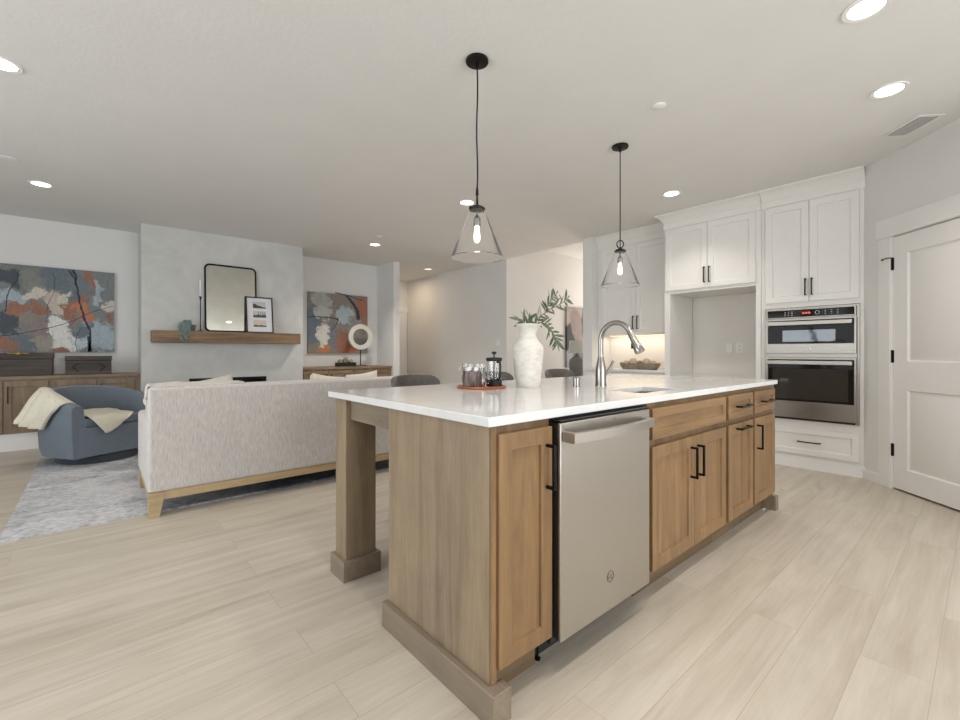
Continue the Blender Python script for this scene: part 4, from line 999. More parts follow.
SX, SE = 0.262, 2.36
SYB = 3.68
t = thing('sofa', 'long light grey sofa on pale wooden legs seen from behind', 'sofa', ((SX + SE) / 2, 4.1, 0.0))
zb = 0.165
MB().box(SX + 0.02, SE - 0.02, SYB + 0.04, 4.56, zb, 0.40).build('frame', M['sofa'], t, bevel=0.02, seg=3)
MB().box(SX, SE, SYB, SYB + 0.20, zb, 0.878).build('backrest', M['sofa'], t, bevel=0.022, seg=4)
for (a, b) in ((SX, SX + 0.16), (SE - 0.16, SE)):
    MB().box(a, b, SYB + 0.18, 4.60, zb, 0.640).build('armrest', M['sofa'], t, bevel=0.03, seg=4)
for i in range(2):
    a = SX + 0.165 + i * 0.885
    MB().box(a, a + 0.88, SYB + 0.30, 4.62, 0.40, 0.53).build('seat_cushion', M['sofa'], t, bevel=0.04, seg=4)
    MB().box(a, a + 0.88, SYB + 0.20, SYB + 0.38, 0.53, 0.862).build('back_cushion', M['sofa'], t, bevel=0.06, seg=4)
MB().box(SX + 0.01, SE - 0.01, SYB + 0.012, SYB + 0.05, 0.108, zb).build('rail', M['sofa_wood'], t, bevel=0.002)
MB().box(SX + 0.01, SX + 0.05, SYB + 0.05, 4.55, 0.108, zb).build('rail', M['sofa_wood'], t, bevel=0.002)
MB().box(SE - 0.05, SE - 0.01, SYB + 0.05, 4.55, 0.108, zb).build('rail', M['sofa_wood'], t, bevel=0.002)
for (x, sg) in ((SX + 0.004, 1), (SE - 0.004, -1)):
    for y in (SYB + 0.002, 4.50):
        z0 = 0.0 if y + 0.0 < 3.70 else 0.0125
        zt = zb + 0.0
        vs = [(x, y, z0), (x + sg * 0.062, y, z0), (x + sg * 0.062, y + 0.055, z0), (x, y + 0.055, z0), (x, y, zt), (x + sg * 0.092, y, zt), (x + sg * 0.092, y + 0.07, zt), (x, y + 0.07, zt)]
        MB().add(vs, [(0, 1, 2, 3), (4, 5, 6, 7), (0, 1, 5, 4), (1, 2, 6, 5), (2, 3, 7, 6), (3, 0, 4, 7)]).build('leg', M['sofa_wood'], t, bevel=0.002)

def pillow(x, y, z, w_, h_, th, rot, mat, label):
    """soft square pillow standing on its edge"""
    n = 14; front = []; back = []
    for i in range(n + 1):
        a = []; b = []
        for j in range(n + 1):
            u_ = i / n * 2 - 1; v_ = j / n * 2 - 1
            pin = 1 - 0.07 * (1 - abs(u_) ** 2) * abs(v_) - 0.0
            pinx = 1 - 0.07 * (1 - abs(v_) ** 2) * abs(u_)
            t_ = th / 2 * ((1 - u_ ** 4) * (1 - v_ ** 4)) ** 0.55
            a.append((u_ * w_ / 2 * pinx, -t_, v_ * h_ / 2 * pin)); b.append((u_ * w_ / 2 * pinx, t_, v_ * h_ / 2 * pin))
        front.append(a); back.append(b)
    m = MB(); m.grid(front); m.grid(back)
    o = m.build('throw_pillow', mat, None)
    bm = bmesh.new(); bm.from_mesh(o.data); bmesh.ops.remove_doubles(bm, verts=bm.verts, dist=0.0005); bmesh.ops.recalc_face_normals(bm, faces=bm.faces); bm.to_mesh(o.data); bm.free()
    o.data.transform(Matrix.Translation((0, 0, h_ / 2)))
    o.location = (x, y, z); o.rotation_euler = rot
    return tag(o, label, 'pillow')
pillow(0.70, 4.18, 0.532, 0.46, 0.375, 0.13, (R(7), R(-10), 0), M['cushion'], 'cream throw pillow peeking over the left part of the sofa back')
pillow(1.62, 4.18, 0.532, 0.36, 0.375, 0.12, (R(7), R(9), R(3)), M['throw'], 'cream throw pillow peeking over the sofa back left of the stool')
pillow(2.05, 4.18, 0.532, 0.36, 0.385, 0.12, (R(7), R(-6), 0), M['cushion'], 'pale throw pillow at the right end of the sofa, half behind the stool')

# throw over the left corner of the sofa
def top(y): return 0.882
ctrl = []
for k_, x in enumerate((0.262, 0.30, 0.42, 0.56, 0.70, 0.86)):
    zz = (0.0, 0.004, 0.012, 0.006, 0.014, 0.0)[k_]
    ctrl.append([(x, SYB + 0.020, 0.8795), (x, SYB + 0.08, 0.884 + zz), (x + 0.01, SYB + 0.17, 0.884 + zz * 1.5), (x + .01, SYB + 0.235, 0.882 + zz)])
ctrl.insert(0, [(0.2575, SYB + 0.022, 0.80), (0.2565, SYB + 0.08, 0.79), (0.2565, SYB + 0.16, 0.78), (0.2575, SYB + 0.23, 0.79)])
m = MB(); m.grid(sheet(ctrl, 5, 5, 0.006, 16))
t = thing('throw_blanket', 'cream fringed throw laid over the left corner of the sofa back', 'blanket', (0.3, SYB + 0.1, 0.885))
m.build('cloth', M['cushion'], t, solid=0.005)
m = MB()
for i in range(16):
    y = SYB + 0.037 + i * 0.0125
    m.tube([(0.256, y, 0.79), (0.252, y + rnd.uniform(-.004, .004), 0.775), (0.254, y + rnd.uniform(-.006, .006), 0.755)], 0.0018, 5)
m.build('fringe', M['throw'], t)

# barrel armchair
t = thing('armchair', 'slate blue barrel swivel armchair beside the built-in cabinets', 'chair', (-0.002, 6.150, 0.0125), R(27))
half = [(-0.385, -0.385), (-0.415, -0.18), (-0.420, 0.02), (-0.385, 0.20), (-0.30, 0.33), (-0.16, 0.41), (0, 0.435)]
path = [Vector((x, y, 0)) for x, y in half] + [Vector((-x, y, 0)) for x, y in half[-2::-1]]
pp = spline(path, 5); n_ = len(pp)
rows = []
for i, p in enumerate(pp):
    tg = (pp[min(i + 1, n_ - 1)] - pp[max(i - 1, 0)]).normalized(); nr = Vector((tg.y, -tg.x, 0))   # inward normal
    if nr.dot(Vector((0, 0, 0)) - p) < 0: nr = -nr
    f = math.sin(math.pi * i / (n_ - 1)); f2 = max(0.0, f) ** 0.75
    zt = 0.585 + 0.155 * f2
    th = 0.10 + 0.02 * f
    ins = p * 0.93
    rows.append([Vector((ins.x, ins.y if p.y > -0.38 else p.y, 0.085)), Vector((p.x * 0.975, p.y if p.y < -0.37 else p.y * .975, 0.16)), Vector((p.x, p.y, 0.36)), Vector((p.x, p.y, zt - 0.03)), p + nr * 0.012 + Vector((0, 0, zt - 0.006)), p + nr * (th * 0.5) + Vector((0, 0, zt + 0.004)),
                 p + nr * (th - 0.012) + Vector((0, 0, zt - 0.008)), p + nr * th + Vector((0, 0, zt - 0.035)), p + nr * (th + 0.02) + Vector((0, 0, 0.40)), p + nr * (th + 0.03) + Vector((0, 0, 0.36))])
m = MB(); m.grid(rows)
for r_ in (rows[0], rows[-1]):
    m.add(r_ + [Vector((r_[-1].x, r_[-1].y, 0.085))], [tuple(range(len(r_) + 1))])
m.build('shell', M['chair'], t, local=True, angle=50)
m = MB(); pf = [(-0.385, -0.385)] + [(x * 0.92, y * 0.92) for x, y in half[1:]] + [(-x * 0.92, y * 0.92) for x, y in half[-2:0:-1]] + [(0.385, -0.385)]
m.prism([(x * 0.985, y * 0.985 + 0.002) for x, y in pf], 0.086, 0.37); m.build('seat_base', M['chair'], t, bevel=0.012, seg=3, local=True)
m = MB(); m.prism([(x * 0.74, min(y * 0.80, 0.27) if y > -0.38 else -0.375) for x, y in pf], 0.37, 0.455); m.build('seat_cushion', M['chair'], t, bevel=0.03, seg=4, local=True)
MB().lathe([(0.0, 0.0), (0.325, 0.0), (0.335, 0.01), (0.335, 0.075), (0.325, 0.086), (0.0, 0.086)], (0.01, -0.035, 0), 48).build('swivel_base', M['chair_base'], t, local=True)
CM = Matrix.Translation((-0.002, 6.150, 0.0125)) @ Matrix.Rotation(R(27), 4, 'Z')
def cw(x, y, z): return CM @ Vector((x, y, z))
# blanket over the left arm
ctrl = [
    [cw(-.27, -.27, .50), cw(-.285, -.12, .53), cw(-.29, .03, .58), cw(-.25, .17, .62)],
    [cw(-.31, -.28, .605), cw(-.315, -.12, .655), cw(-.315, .05, .705), cw(-.27, .20, .725)],
    [cw(-.40, -.29, .615), cw(-.40, -.12, .675), cw(-.385, .07, .725), cw(-.33, .26, .745)],
    [cw(-.435, -.26, .56), cw(-.445, -.10, .61), cw(-.44, .10, .65), cw(-.39, .29, .67)],
    [cw(-.445, -.20, .51), cw(-.475, -.06, .51), cw(-.485, .10, .55), cw(-.45, .28, .58)],
    [cw(-.450, -.14, .44), cw(-.490, -.01, .43), cw(-.53, .10, .46), cw(-.51, .24, .50)],
    [cw(-.455, -.09, .37), cw(-.505, .02, .38), cw(-.555, .11, .41), cw(-.565, .20, .445)]]
rowsb = sheet(ctrl, 7, 5, 0.0)
for r_ in rowsb[12:]:
    for j, p in enumerate(r_):
        r_[j] = p + CM.to_3x3() @ Vector((-0.018 * math.sin(j * 1.15), 0.012 * math.cos(j * 0.9), 0))
m = MB(); m.grid(rowsb); o = m.build('throw_blanket', M['throw'], solid=0.010)
single(o, cw(-.40, 0, .5), 'cream knit throw hanging over the left arm of the blue armchair', 'blanket')
ctrl = [
    [cw(-.24, .10, .475), cw(-.10, .16, .485), (cw(.06, .19, .49)), cw(.20, .16, .485)],
    [cw(-.255, -.05, .480), cw(-.12, -.02, .490), cw(.05, .02, .485), cw(.22, .05, .480)],
    [cw(-.25, -.22, .480), cw(-.12, -.20, .475), cw(.02, -.16, .475), cw(.18, -.08, .475)],
    [cw(-.24, -.365, .475), cw(-.14, -.365, .472), cw(-.03, -.35, .472), cw(.17, -.24, .478)],
    [cw(-.215, -.408, .425), cw(-.13, -.412, .40), cw(-.02, -.410, .41), cw(.15, -.36, .472)],
    [cw(-.15, -.414, .345), cw(-.12, -.416, .30), cw(-.05, -.414, .33), cw(.10, -.400, .44)]]
m = MB(); m.grid(sheet(ctrl, 6, 5, 0.006, 14)); o = m.build('throw_blanket', M['throw'], solid=0.008)
single(o, cw(-.05, -.1, .47), 'folded cream throw spilling over the seat front of the blue armchair', 'blanket')

# ------------------------------------------------------------ built-in cabinets either side of the chimney
def built_in(x0, x1, ztop, doors, label, drawers=False, dy=0.0):
    t = thing('built_in_cabinet', label, 'cabinet', ((x0 + x1) / 2, 7.4, 0))
    zb_ = 0.195
    MB().box(x0, x1, 7.205 - dy, 7.607, zb_, ztop - 0.035).build('body', M['built_in'], t)
    MB().box(x0, x1, 7.175 - dy, 7.618, ztop - 0.035, ztop).build('top', M['built_in_x'], t, bevel=0.002)
    MB().box(x0, x1, 7.215 - dy, 7.607, 0, zb_).build('base', M['trim'], t)
    for (a, b, hside) in doors:
        if drawers:
            dd = MB().panel(a, b, 0.60, ztop - 0.06, 7.185 - dy, 0.02, rail=0.045).build('drawer', M['built_in_x'], t)
            dd = MB().panel(a, b, zb_ + 0.01, 0.585, 7.185 - dy, 0.02).build('door', M['built_in'], t)
        else:
            dd = MB().panel(a, b, zb_ + 0.01, ztop - 0.06, 7.185 - dy, 0.02).build('door', M['built_in'], t)
        xx = a + 0.03 if hside == 'l' else b - 0.03
        pull_v(xx, ztop - 0.30, ztop - 0.115, 7.185 - dy, dd)
built_in(-2.6, 0.430, 0.842, [(-2.55, -2.10, 'r'), (-2.06, -1.62, 'l'), (-1.58, -1.19, 'r'), (-1.165, -0.785, 'l'), (-0.768, -0.418, 'l'), (-0.375, 0.005, 'r'), (0.022, 0.372, 'l')], 'long brown wooden built-in cabinet left of the chimney behind the armchair')
built_in(2.432, 4.027, 0.868, [(2.46, 2.86, 'r'), (2.875, 3.275, 'l'), (3.32, 3.66, 'r'), (3.675, 4.0, 'l')], 'brown wooden built-in cabinet in the alcove right of the chimney', True, 0.13)

# wooden chests on the left cabinet
t = thing('wooden_chest', 'dark wooden chest with a brass latch cut off by the left picture edge', 'box', (-0.62, 7.32, 0.842))
MB().box(-0.86, -0.385, 7.24, 7.46, 0.842, 1.035).build('body', M['dark_wood'], t, bevel=0.004)
lid = MB().box(-0.865, -0.380, 7.235, 7.465, 1.037, 1.106).build('lid', M['dark_wood'], t, bevel=0.004)
m = MB(); m.tube([(-0.745, 7.226, 1.100), (-0.585, 7.226, 1.100)], 0.007, 8); m.tube([(-0.665 + 0.016 * math.cos(a * .3142), 7.220, 1.100 + 0.016 * math.sin(a * .3142)) for a in range(20)], 0.004, 8, True)
for x in (-0.745, -0.585): m.sphere((x, 7.226, 1.100), 0.008, 10, 6)
m.build('latch', M['gold'], lid)
t = thing('wooden_chest', 'smaller dark wooden box carved with arrow shapes, next to the chimney', 'box', (-0.06, 7.34, 0.842))
MB().box(-0.275, 0.150, 7.26, 7.45, 0.842, 1.012).build('body', M['dark_wood'], t, bevel=0.004)
MB().box(-0.280, 0.155, 7.255, 7.455, 1.014, 1.066).build('lid', M['dark_wood'], t, bevel=0.004)
m = MB()
for sg in (-1, 1):
    cx = -0.062 + sg * 0.150
    for dz in (-1, 1): m.tube([(cx, 7.258, 0.930), (cx - sg * 0.055, 7.258, 0.930 + dz * 0.05)], 0.007, 6)
m.build('carving', M['black_matte'], t)

# ------------------------------------------------------------ art
def canvas(name, label, x0, x1, z0, z1, y, mat, th=0.04, frame=None):
    t = thing(name, label, 'painting', (x0, y, z0))
    m = MB(); m.box(x0, x1, y, y + th, z0, z1); m.build('canvas', mat, t)
    return t
def lines(t, y, sets, mat):
    m = MB()
    for pts, w_ in sets:
        sp = spline([(x, 0, z) for x, z in pts], 8)
        for i in range(len(sp)): sp[i] = sp[i] + Vector((noise.noise(Vector((sp[i].x * 14, 1, sp[i].z * 14))) * 0.012, 0, 0))
        rows = []
        for i, p in enumerate(sp):
            d_ = (sp[min(i + 1, len(sp) - 1)] - sp[max(i - 1, 0)]).normalized(); nrm = Vector((d_.z, 0, -d_.x))
            ww = (w_[0] + (w_[1] - w_[0]) * i / (len(sp) - 1)) * (0.75 + 0.5 * noise.noise(Vector((i * 0.6, w_[0] * 900, 0))))
            rows.append([p + nrm * ww + Vector((0, y, 0)), p - nrm * ww + Vector((0, y, 0))])
        m.grid(rows)
    return m.build('painted_lines', mat, t, solid=0.0006)
# pixel to canvas coordinates for the large painting (canvas local: x from its left edge, z from its bottom)
PX0, PX1, PZ0, PZ1 = -1.38, 0.185, 1.112, 2.158
def a1(u, v):      # measured spot on the big canvas
    x = -0.847 + (0.184 + 0.847) * (u / 114.0) - 0.02 * (u / 114) * (1 - u / 114)
    z = PZ1 - (PZ1 - PZ0) * ((v - (263.3 + 0.0877 * u)) / ((352.0 + 0.0 * u) - (263.3 + 0.0877 * u)))
    return x - PX0, z - PZ0
def B(fn, u, v, ru, rv, ang, col, k=0.0093, kz=0.0122):
    x, z = fn(u, v); return (x, z, ru * k, rv * kz, ang, col)
slate = srgb(108, 118, 126); slated = srgb(78, 84, 92); rust = srgb(154, 110, 90); cream = srgb(208, 200, 186); ltb = srgb(166, 179, 186); navy = srgb(48, 60, 78); taupe = srgb(142, 134, 124); white_ = srgb(222, 220, 214)
g1 = srgb(128, 132, 132)
blobs = [B(a1, 20, 275, 26, 16, 0, srgb(120, 124, 122)), B(a1, 55, 278, 16, 16, 10, slate), B(a1, 8, 277, 11, 13, 0, slated), B(a1, 30, 280, 9, 10, 0, srgb(132, 134, 128)), B(a1, 76, 285, 12, 14, 0, srgb(116, 126, 134)),
         B(a1, 12, 298, 18, 7, -10, ltb), B(a1, 90, 284, 5, 15, 10, rust), B(a1, 106, 284, 10, 13, 0, g1), B(a1, 34, 294, 12, 7, 20, cream), B(a1, 17, 312, 13, 10, -30, rust), B(a1, 38, 309, 8, 7, 20, rust),
         B(a1, 28, 318, 10, 7, 0, taupe), B(a1, 5, 322, 13, 13, 20, slated), B(a1, 55, 305, 10, 14, 20, srgb(196, 184, 172)), B(a1, 70, 308, 10, 17, -25, rust), B(a1, 82, 312, 9, 12, 20, srgb(190, 124, 96)), B(a1, 66, 297, 12, 5, 20, cream), B(a1, 71, 296, 7, 6, 0, slate),
         B(a1, 36, 330, 12, 8, 10, srgb(140, 128, 126)), B(a1, 22, 342, 14, 12, 0, slate), B(a1, 6, 344, 9, 11, 10, rust), B(a1, 40, 343, 12, 9, 0, srgb(156, 150, 138)), B(a1, 54, 330, 11, 16, 20, white_), B(a1, 62, 342, 15, 13, -25, white_), B(a1, 58, 350, 6, 4, 0, rust),
         B(a1, 96, 292, 6, 13, 0, ltb), B(a1, 97, 336, 22, 18, 12, ltb), B(a1, 80, 330, 9, 7, 30, slate), B(a1, 75, 345, 8, 8, 0, srgb(186, 198, 206)), B(a1, 108, 307, 9, 5, 25, cream), B(a1, 109, 318, 5, 7, 0, rust), B(a1, -25, 300, 22, 30, 20, slate), B(a1, -35, 335, 14, 12, 0, rust), B(a1, -20, 335, 10, 18, 0, cream)]
mat1 = art('large_abstract_paint', 1.56, 1.05, g1, blobs, 0.12)
t = canvas('painting', 'large wide abstract canvas in rust, blue grey and cream left of the chimney', PX0, PX1, PZ0, PZ1, 7.578, mat1)
def L1(*uv): return [(a1(u, v)[0] + PX0, a1(u, v)[1] + PZ0) for u, v in uv]
M['ink'] = plain('dark_blue_paint', srgb(52, 60, 74), 0.6)
lines(t, 7.5775, [(L1((66, 270), (73, 282), (78, 305), (82, 318), (88, 333), (87, 351)), (0.010, 0.016)), (L1((0, 336), (20, 333), (45, 328), (70, 321), (90, 312), (113, 306)), (0.006, 0.004)), (L1((17, 270), (16, 280), (8, 292), (5, 312)), (0.007, 0.005)),
                 (L1((86, 336), (87, 345), (88, 351.5)), (0.012, 0.032)), (L1((50, 273), (52, 285), (49, 296), (44, 310), (46, 335)), (0.003, 0.003)), (L1((78, 328), (74, 338), (74, 351)), (0.004, 0.003)), (L1((70, 270), (73, 276), (73, 284)), (0.02, 0.008))], M['ink'])
# small painting
QX0, QX1, QZ0, QZ1 = 2.72, 3.815, 1.095, 2.145
def a2(u, v):
    vt = 291.5 + 0.092 * (u - 307.5); vb = 353.5; s_ = (u - 307.5) / 59.5
    return (s_ * (1 - 0.12 * (1 - s_)) * (QX1 - QX0), (1 - (v - vt) / (vb - vt)) * (QZ1 - QZ0))
K2, KZ2 = 0.0184, 0.0172
def B2(u, v, ru, rv, ang, col): return B(a2, u, v, ru, rv, ang, col, K2, KZ2)
blobs = [B2(312, 325, 8, 22, 0, srgb(110, 122, 134)), B2(322, 300, 14, 9, 0, srgb(176, 180, 176)), B2(340, 298, 14, 7, 0, taupe), B2(362, 310, 8, 16, 10, srgb(168, 112, 94)), B2(322, 313, 9, 8, 10, srgb(190, 194, 190)), B2(332, 337, 9, 16, 0, srgb(126, 126, 134)), B2(323, 335, 6.5, 15, -6, white_), B2(345, 316, 11, 10, 0, srgb(178, 190, 196)), B2(355, 326, 8, 12, 10, srgb(150, 146, 140)),
         B2(343, 343, 8, 14, -8, rust), B2(325, 350, 9, 4, 10, srgb(196, 130, 84)), B2(349, 349, 8, 5, 0, srgb(176, 98, 76)), B2(363, 345, 7, 9, 0, srgb(130, 132, 138)), B2(314, 350, 6, 6, 0, taupe)]
mat2 = art('small_abstract_paint', 1.1, 1.05, taupe, blobs, 0.10)
t = canvas('painting', 'abstract canvas with rust, white and slate in the alcove right of the chimney', QX0, QX1, QZ0, QZ1, 7.578, mat2)
def L2(*uv): return [(a2(u, v)[0] + QX0, a2(u, v)[1] + QZ0) for u, v in uv]
lines(t, 7.5775, [(L2((309, 317), (318, 317), (330, 318), (338, 320)), (0.010, 0.012)), (L2((346, 296), (352, 303), (357, 312), (358, 320)), (0.02, 0.05)), (L2((335, 293), (348, 296), (362, 301)), (0.012, 0.01)), (L2((338, 318), (336, 325), (330, 332)), (0.012, 0.006))], M['ink'])
# dining painting
blobs = [(0.25, 0.85, 0.45, 0.42, 20, srgb(172, 158, 148)), (0.12, 0.62, 0.28, 0.34, -30, srgb(40, 40, 46)), (0.38, 0.80, 0.24, 0.50, 24, srgb(140, 124, 120)), (0.62, 0.9, 0.14, 0.5, 0, srgb(64, 52, 58)), (0.2, 0.15, 0.3, 0.3, 0, srgb(150, 154, 158)), (0.4, 0.25, 0.25, 0.18, 20, srgb(96, 100, 108)), (0.8, 0.5, 0.3, 0.5, 0, srgb(120, 112, 112))]
mat3 = art('dining_abstract_paint', 1.2, 1.2, srgb(150, 148, 148), blobs, 0.03)
canvas('painting', 'tall dark swirling abstract canvas in the dining room beyond the column', 7.21, 8.40, 0.80, 2.04, 5.608, mat3)

# ------------------------------------------------------------ mantel and what stands on it
o = MB().box(0.525, 2.330, 6.80, 6.9995, 1.238, 1.390).build('mantel_shelf', M['mantel'], bevel=0.004)
single(o, (1.43, 6.9, 1.238), 'thick rustic brown wooden mantel beam on the chimney', 'shelf')
def rrect(x0, x1, z0, z1, r, n=6):
    out = []
    for (cx, cz, a0) in ((x1 - r, z1 - r, 0), (x0 + r, z1 - r, 90), (x0 + r, z0 + r, 180), (x1 - r, z0 + r, 270)):
        for q in range(n + 1):
            a = R(a0 + 90 * q / n); out.append((cx + r * math.cos(a), cz + r * math.sin(a)))
    return out
t = thing('mirror', 'tall black framed mirror with rounded corners leaning on the mantel', 'mirror', (1.435, 6.93, 1.3905)); t.rotation_euler = (R(-3.5), 0, 0)
ro = rrect(-0.315, 0.315, 0.0, 0.915, 0.06)
MB().tube([(x, 0, z + 0.012) for x, z in ro], 0.012, 8, True).build('frame', M['black'], t, local=True)
m = MB(); n_ = len(ro); m.add([(x * 0.985, -0.002, z * 0.985 + 0.012) for x, z in ro] + [(x * 0.985, 0.004, z * 0.985 + 0.012) for x, z in ro], [tuple(range(n_)), tuple(range(2 * n_ - 1, n_ - 1, -1))] + [(i, (i + 1) % n_, n_ + (i + 1) % n_, n_ + i) for i in range(n_)])
m.build('glass', M['mirror'], t, local=True, angle=20)
t = thing('picture_frame', 'black picture frame with three small landscape photos leaning against the mirror', 'picture frame', (1.785, 6.855, 1.3905)); t.rotation_euler = (R(-8), 0, 0)
FW, FH = 0.36, 0.525
m = MB(); m.box(-FW / 2, FW / 2, 0.0, 0.022, 0, 0.016); m.box(-FW / 2, FW / 2, 0.0, 0.022, FH - 0.016, FH); m.box(-FW / 2, -FW / 2 + 0.016, 0, 0.022, 0.016, FH - 0.016); m.box(FW / 2 - 0.016, FW / 2, 0, 0.022, 0.016, FH - 0.016)
m.build('frame', M['black_matte'], t, local=True)
MB().box(-FW / 2 + 0.016, FW / 2 - 0.016, 0.008, 0.020, 0.016, FH - 0.016).build('mat_board', M['paper'], t, local=True)
sky_ = plain('photo_sky', srgb(206, 202, 202), 0.6); dk_ = plain('photo_ground', srgb(84, 76, 72), 0.6); hz_ = plain('photo_haze', srgb(214, 200, 192), 0.6)
for k_, z in enumerate((0.360, 0.225, 0.090)):
    ph = MB().box(-0.085, 0.085, 0.0065, 0.008, z, z + 0.095).build('photo', sky_ if k_ != 2 else hz_, t, local=True)
    pts = [(-0.085, z), (0.085, z)]
    prof_ = ([0.065, 0.06, 0.04, 0.032, 0.02, 0.015], [0.04, 0.03, 0.045, 0.03, 0.045, 0.04], [0.022, 0.026, 0.018, 0.026, 0.02, 0.016])[k_]
    for i, h_ in enumerate(prof_): pts.append((0.085 - i * 0.034, z + prof_[len(prof_) - 1 - i]))
    m = MB(); n_ = len(pts); m.add([(x, 0.0055, zz) for x, zz in pts] + [(x, 0.0065, zz) for x, zz in pts], [tuple(range(n_)), tuple(range(2 * n_ - 1, n_ - 1, -1))] + [(i, (i + 1) % n_, n_ + (i + 1) % n_, n_ + i) for i in range(n_)])
    if k_ == 1:
        for x in (-0.02, 0.01, 0.035, 0.06): m.box(x, x + 0.006, 0.0055, 0.0065, z + 0.03, z + 0.08)
    m.build('landscape', dk_, ph, local=True, smooth=False)
t = thing('candlestick', 'thin tall black metal candlestick on the mantel left of the mirror', 'candle holder', (1.045, 6.84, 1.3905))
MB().lathe([(0.0, 0), (0.034, 0), (0.036, 0.003), (0.030, 0.007), (0.008, 0.010), (0.0055, 0.03), (0.0055, 0.41), (0.010, 0.435), (0.015, 0.452), (0.015, 0.460), (0.0, 0.460)], (0, 0, 0), 24).build('stick', M['black'], t, local=True)
o = MB().lathe([(0.0, 0), (0.011, 0), (0.011, 0.215), (0.004, 0.224), (0.0, 0.224)], (1.045, 6.84, 1.851), 16).build('candle', M['candle']); single(o, (1.045, 6.84, 1.851), 'white taper candle in the black candlestick on the mantel', 'candle')
# trailing plant
t = thing('potted_plant', 'small trailing grey green succulent in a taupe pot on the mantel', 'plant', (0.955, 6.87, 1.3905))
MB().lathe([(0.0, 0), (0.034, 0), (0.046, 0.085), (0.042, 0.085), (0.036, 0.07), (0.0, 0.07)], (0.955, 6.87, 1.3905), 28).build('pot', M['pot'], t)
mb_ = MB(); rr_ = random.Random(5); st_ = MB()
def leaflet(mb, p, s):
    d = Vector((rr_.uniform(-1, 1), rr_.uniform(-1, .3), rr_.uniform(-.6, 1))).normalized(); a = d.cross(Vector((0.3, 1, 0.2))).normalized(); n2 = d.cross(a)
    mb.add([p, p + d * s * 0.5 + a * s * 0.38, p + d * s, p + d * s * 0.5 - a * s * 0.38, p + d * s * 0.5 + n2 * s * 0.18], [(0, 1, 4), (1, 2, 4), (2, 3, 4), (3, 0, 4)])
for k_ in range(30):
    a = rr_.uniform(0, 6.28); drop = rr_.uniform(0.0, 0.22) if k_ % 2 else rr_.uniform(-0.03, 0.08)
    x1 = 0.955 - 0.06 + rr_.uniform(-0.085, 0.04); y1 = 6.82 + rr_.uniform(-0.05, 0.03)
    if drop > 0.06: y1 = min(y1, 6.785); x1 = min(x1, 0.90)
    sp = spline([(0.955 + 0.02 * math.cos(a), 6.87 + 0.02 * math.sin(a), 1.46), (0.93 + (x1 - .93) * .6, 6.84 + (min(y1, 6.80) - 6.84) * .6, 1.49 + rr_.uniform(-.01, .03)), (x1, y1, 1.46 - max(0, drop) * .3 + rr_.uniform(-.01, .03)), (x1 + rr_.uniform(-.02, .02), y1 - .004, 1.45 - drop)], 5)
    st_.tube(sp, 0.0015, 5)
    for p in sp[3:]:
        for q in range(3): leaflet(mb_, p + Vector((rr_.uniform(-.014, .012), rr_.uniform(-.012, .002), rr_.uniform(-.012, .014))), rr_.uniform(0.013, 0.022))
st_.build('stems', M['leaf'], t); mb_.build('leaves', M['succulent'], t)

# fireplace insert
t = thing('fireplace', 'black linear fireplace insert in the chimney, seen above the sofa back', 'fireplace', (1.42, 7.05, 0.28))
m = MB(); m.box(0.941, 1.899, 6.990, 7.0, 0.281, 0.31); m.box(0.941, 1.899, 6.990, 7.0, 0.725, 0.759); m.box(0.941, 0.975, 6.990, 7.0, 0.31, 0.725); m.box(1.865, 1.899, 6.990, 7.0, 0.31, 0.725); m.build('frame', M['black'], t)
m = MB(); m.box(0.945, 1.895, 7.40, 7.41, 0.285, 0.755); m.box(0.945, 0.955, 7.0, 7.40, 0.285, 0.755); m.box(1.885, 1.895, 7.0, 7.40, 0.285, 0.755); m.box(0.945, 1.895, 7.0, 7.40, 0.285, 0.295); m.box(0.945, 1.895, 7.0, 7.40, 0.745, 0.755); m.build('firebox', M['black_matte'], t)
m = MB()
for i in range(5): m.tube([(1.0 + i * 0.17, 7.12 + (i % 2) * 0.08, 0.32), (1.16 + i * 0.15, 7.2 - (i % 2) * 0.08, 0.36)], 0.03, 10)
m.build('logs', M['dark_wood'], t)

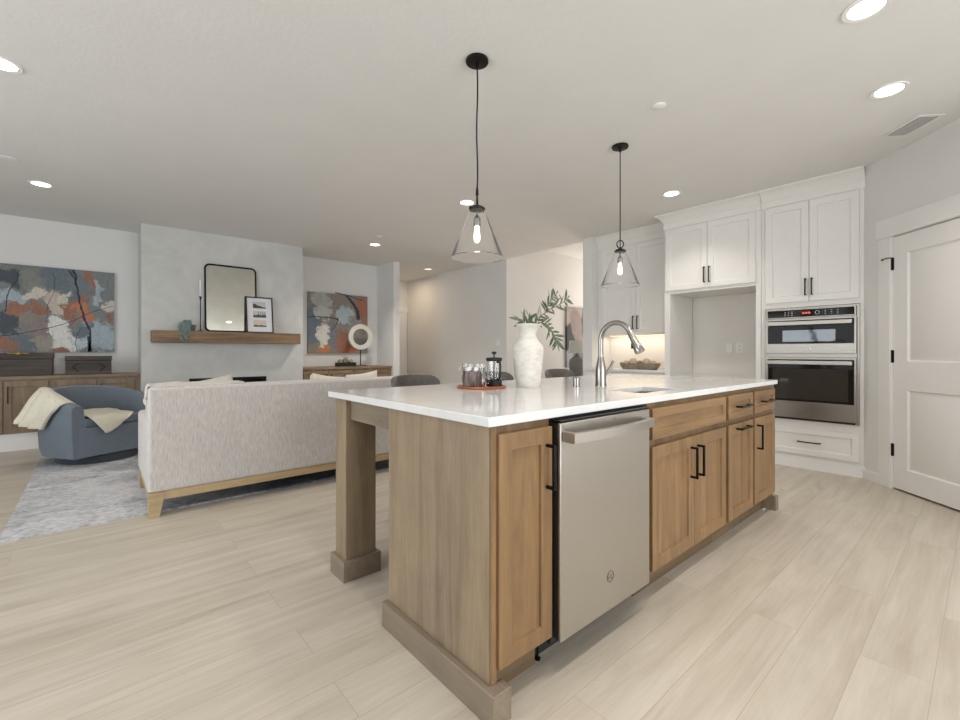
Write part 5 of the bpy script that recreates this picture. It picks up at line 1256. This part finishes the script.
# ornaments on the right cabinet
t = thing('disc_sculpture', 'white round ring sculpture on a thin black stand before the small painting', 'ornament', (3.54, 7.30, 0.868))
MB().box(3.44, 3.64, 7.26, 7.34, 0.868, 0.880).build('base', M['black'], t, bevel=0.002)
MB().tube([(3.54, 7.30, 0.88), (3.54, 7.30, 1.16)], 0.009, 10).build('rod', M['black'], t)
MM = Matrix.Translation((3.54, 7.30, 1.382)) @ Matrix.Rotation(R(90), 4, 'X')
m = MB(); m.open_lathe([(0.222, -0.022), (0.228, 0.0), (0.222, 0.022), (0.148, 0.018), (0.143, 0.0), (0.148, -0.018)], (0, 0, 0), 56, MM); m.build('ring', M['stone'], t)
t = thing('ornament_tray', 'small black rectangular tray on the right built-in cabinet', 'tray', (3.26, 7.30, 0.868))
m = MB(); m.box(3.10, 3.43, 7.24, 7.36, 0.868, 0.876); m.box(3.10, 3.43, 7.24, 7.25, .876, .935); m.box(3.10, 3.43, 7.35, 7.36, .876, .935); m.box(3.10, 3.11, 7.25, 7.35, .876, .935); m.box(3.42, 3.43, 7.25, 7.35, .876, .935); m.build('tray', M['black_matte'], t)
for i, (x, r_, lab) in enumerate(((3.165, 0.042, 'left brown ball in the small black tray'), (3.262, 0.052, 'middle brown ball in the small black tray'), (3.36, 0.040, 'right brown ball in the small black tray'))):
    o = MB().sphere((x, 7.30, 0.9125 + r_ * 0.9), r_, 18, 12).build('decorative_ball', M['tray_wood']); single(o, (x, 7.30, 0.9125 - r_ * .1), lab, 'ornament', 'balls in the black tray')

# ------------------------------------------------------------ dining room beyond
t = thing('console_table', 'dark console table under the dining room painting', 'table', (7.5, 5.2, 0))
MB().box(6.8, 8.2, 5.02, 5.40, 0.60, 0.635).build('top', M['dark_wood'], t)
for x in (6.83, 8.13):
    for y in (5.05, 5.34): MB().box(x, x + 0.04, y, y + 0.04, 0, 0.60).build('leg', M['dark_wood'], t)
t = thing('table_lamp', 'grey table lamp with a pale drum shade on the dining console', 'lamp', (7.0, 5.2, 0.635))
MB().lathe([(0.0, 0), (0.115, 0), (0.12, 0.02), (0.15, 0.12), (0.16, 0.26), (0.14, 0.34), (0.07, 0.39), (0.05, 0.41), (0.04, 0.44), (0.015, 0.445), (0.015, 0.47), (0.0, 0.47)], (7.0, 5.2, 0.635), 28).build('base', M['lamp_body'], t)
MB().open_lathe([(0.165, 0.46), (0.150, 0.70), (0.147, 0.70), (0.162, 0.46)], (7.0, 5.2, 0.635), 36).build('lamp_shade', M['lampshade'], t)
# ------------------------------------------------------------ litter on the floor by the island's far foot
o = MB().tube([(3.535, 1.085, 0.006), (3.560, 1.078, 0.006)], 0.006, 8).build('floor_scrap', M['red']); single(o, (3.545, 1.08, 0), 'tiny red plastic scrap on the floor by the far foot of the island', 'litter')
o = MB().box(3.555, 3.60, 1.040, 1.056, 0.0, 0.004).build('floor_scrap', M['plastic'], bevel=0.001); single(o, (3.575, 1.05, 0), 'tiny white scrap on the floor by the far foot of the island', 'litter')
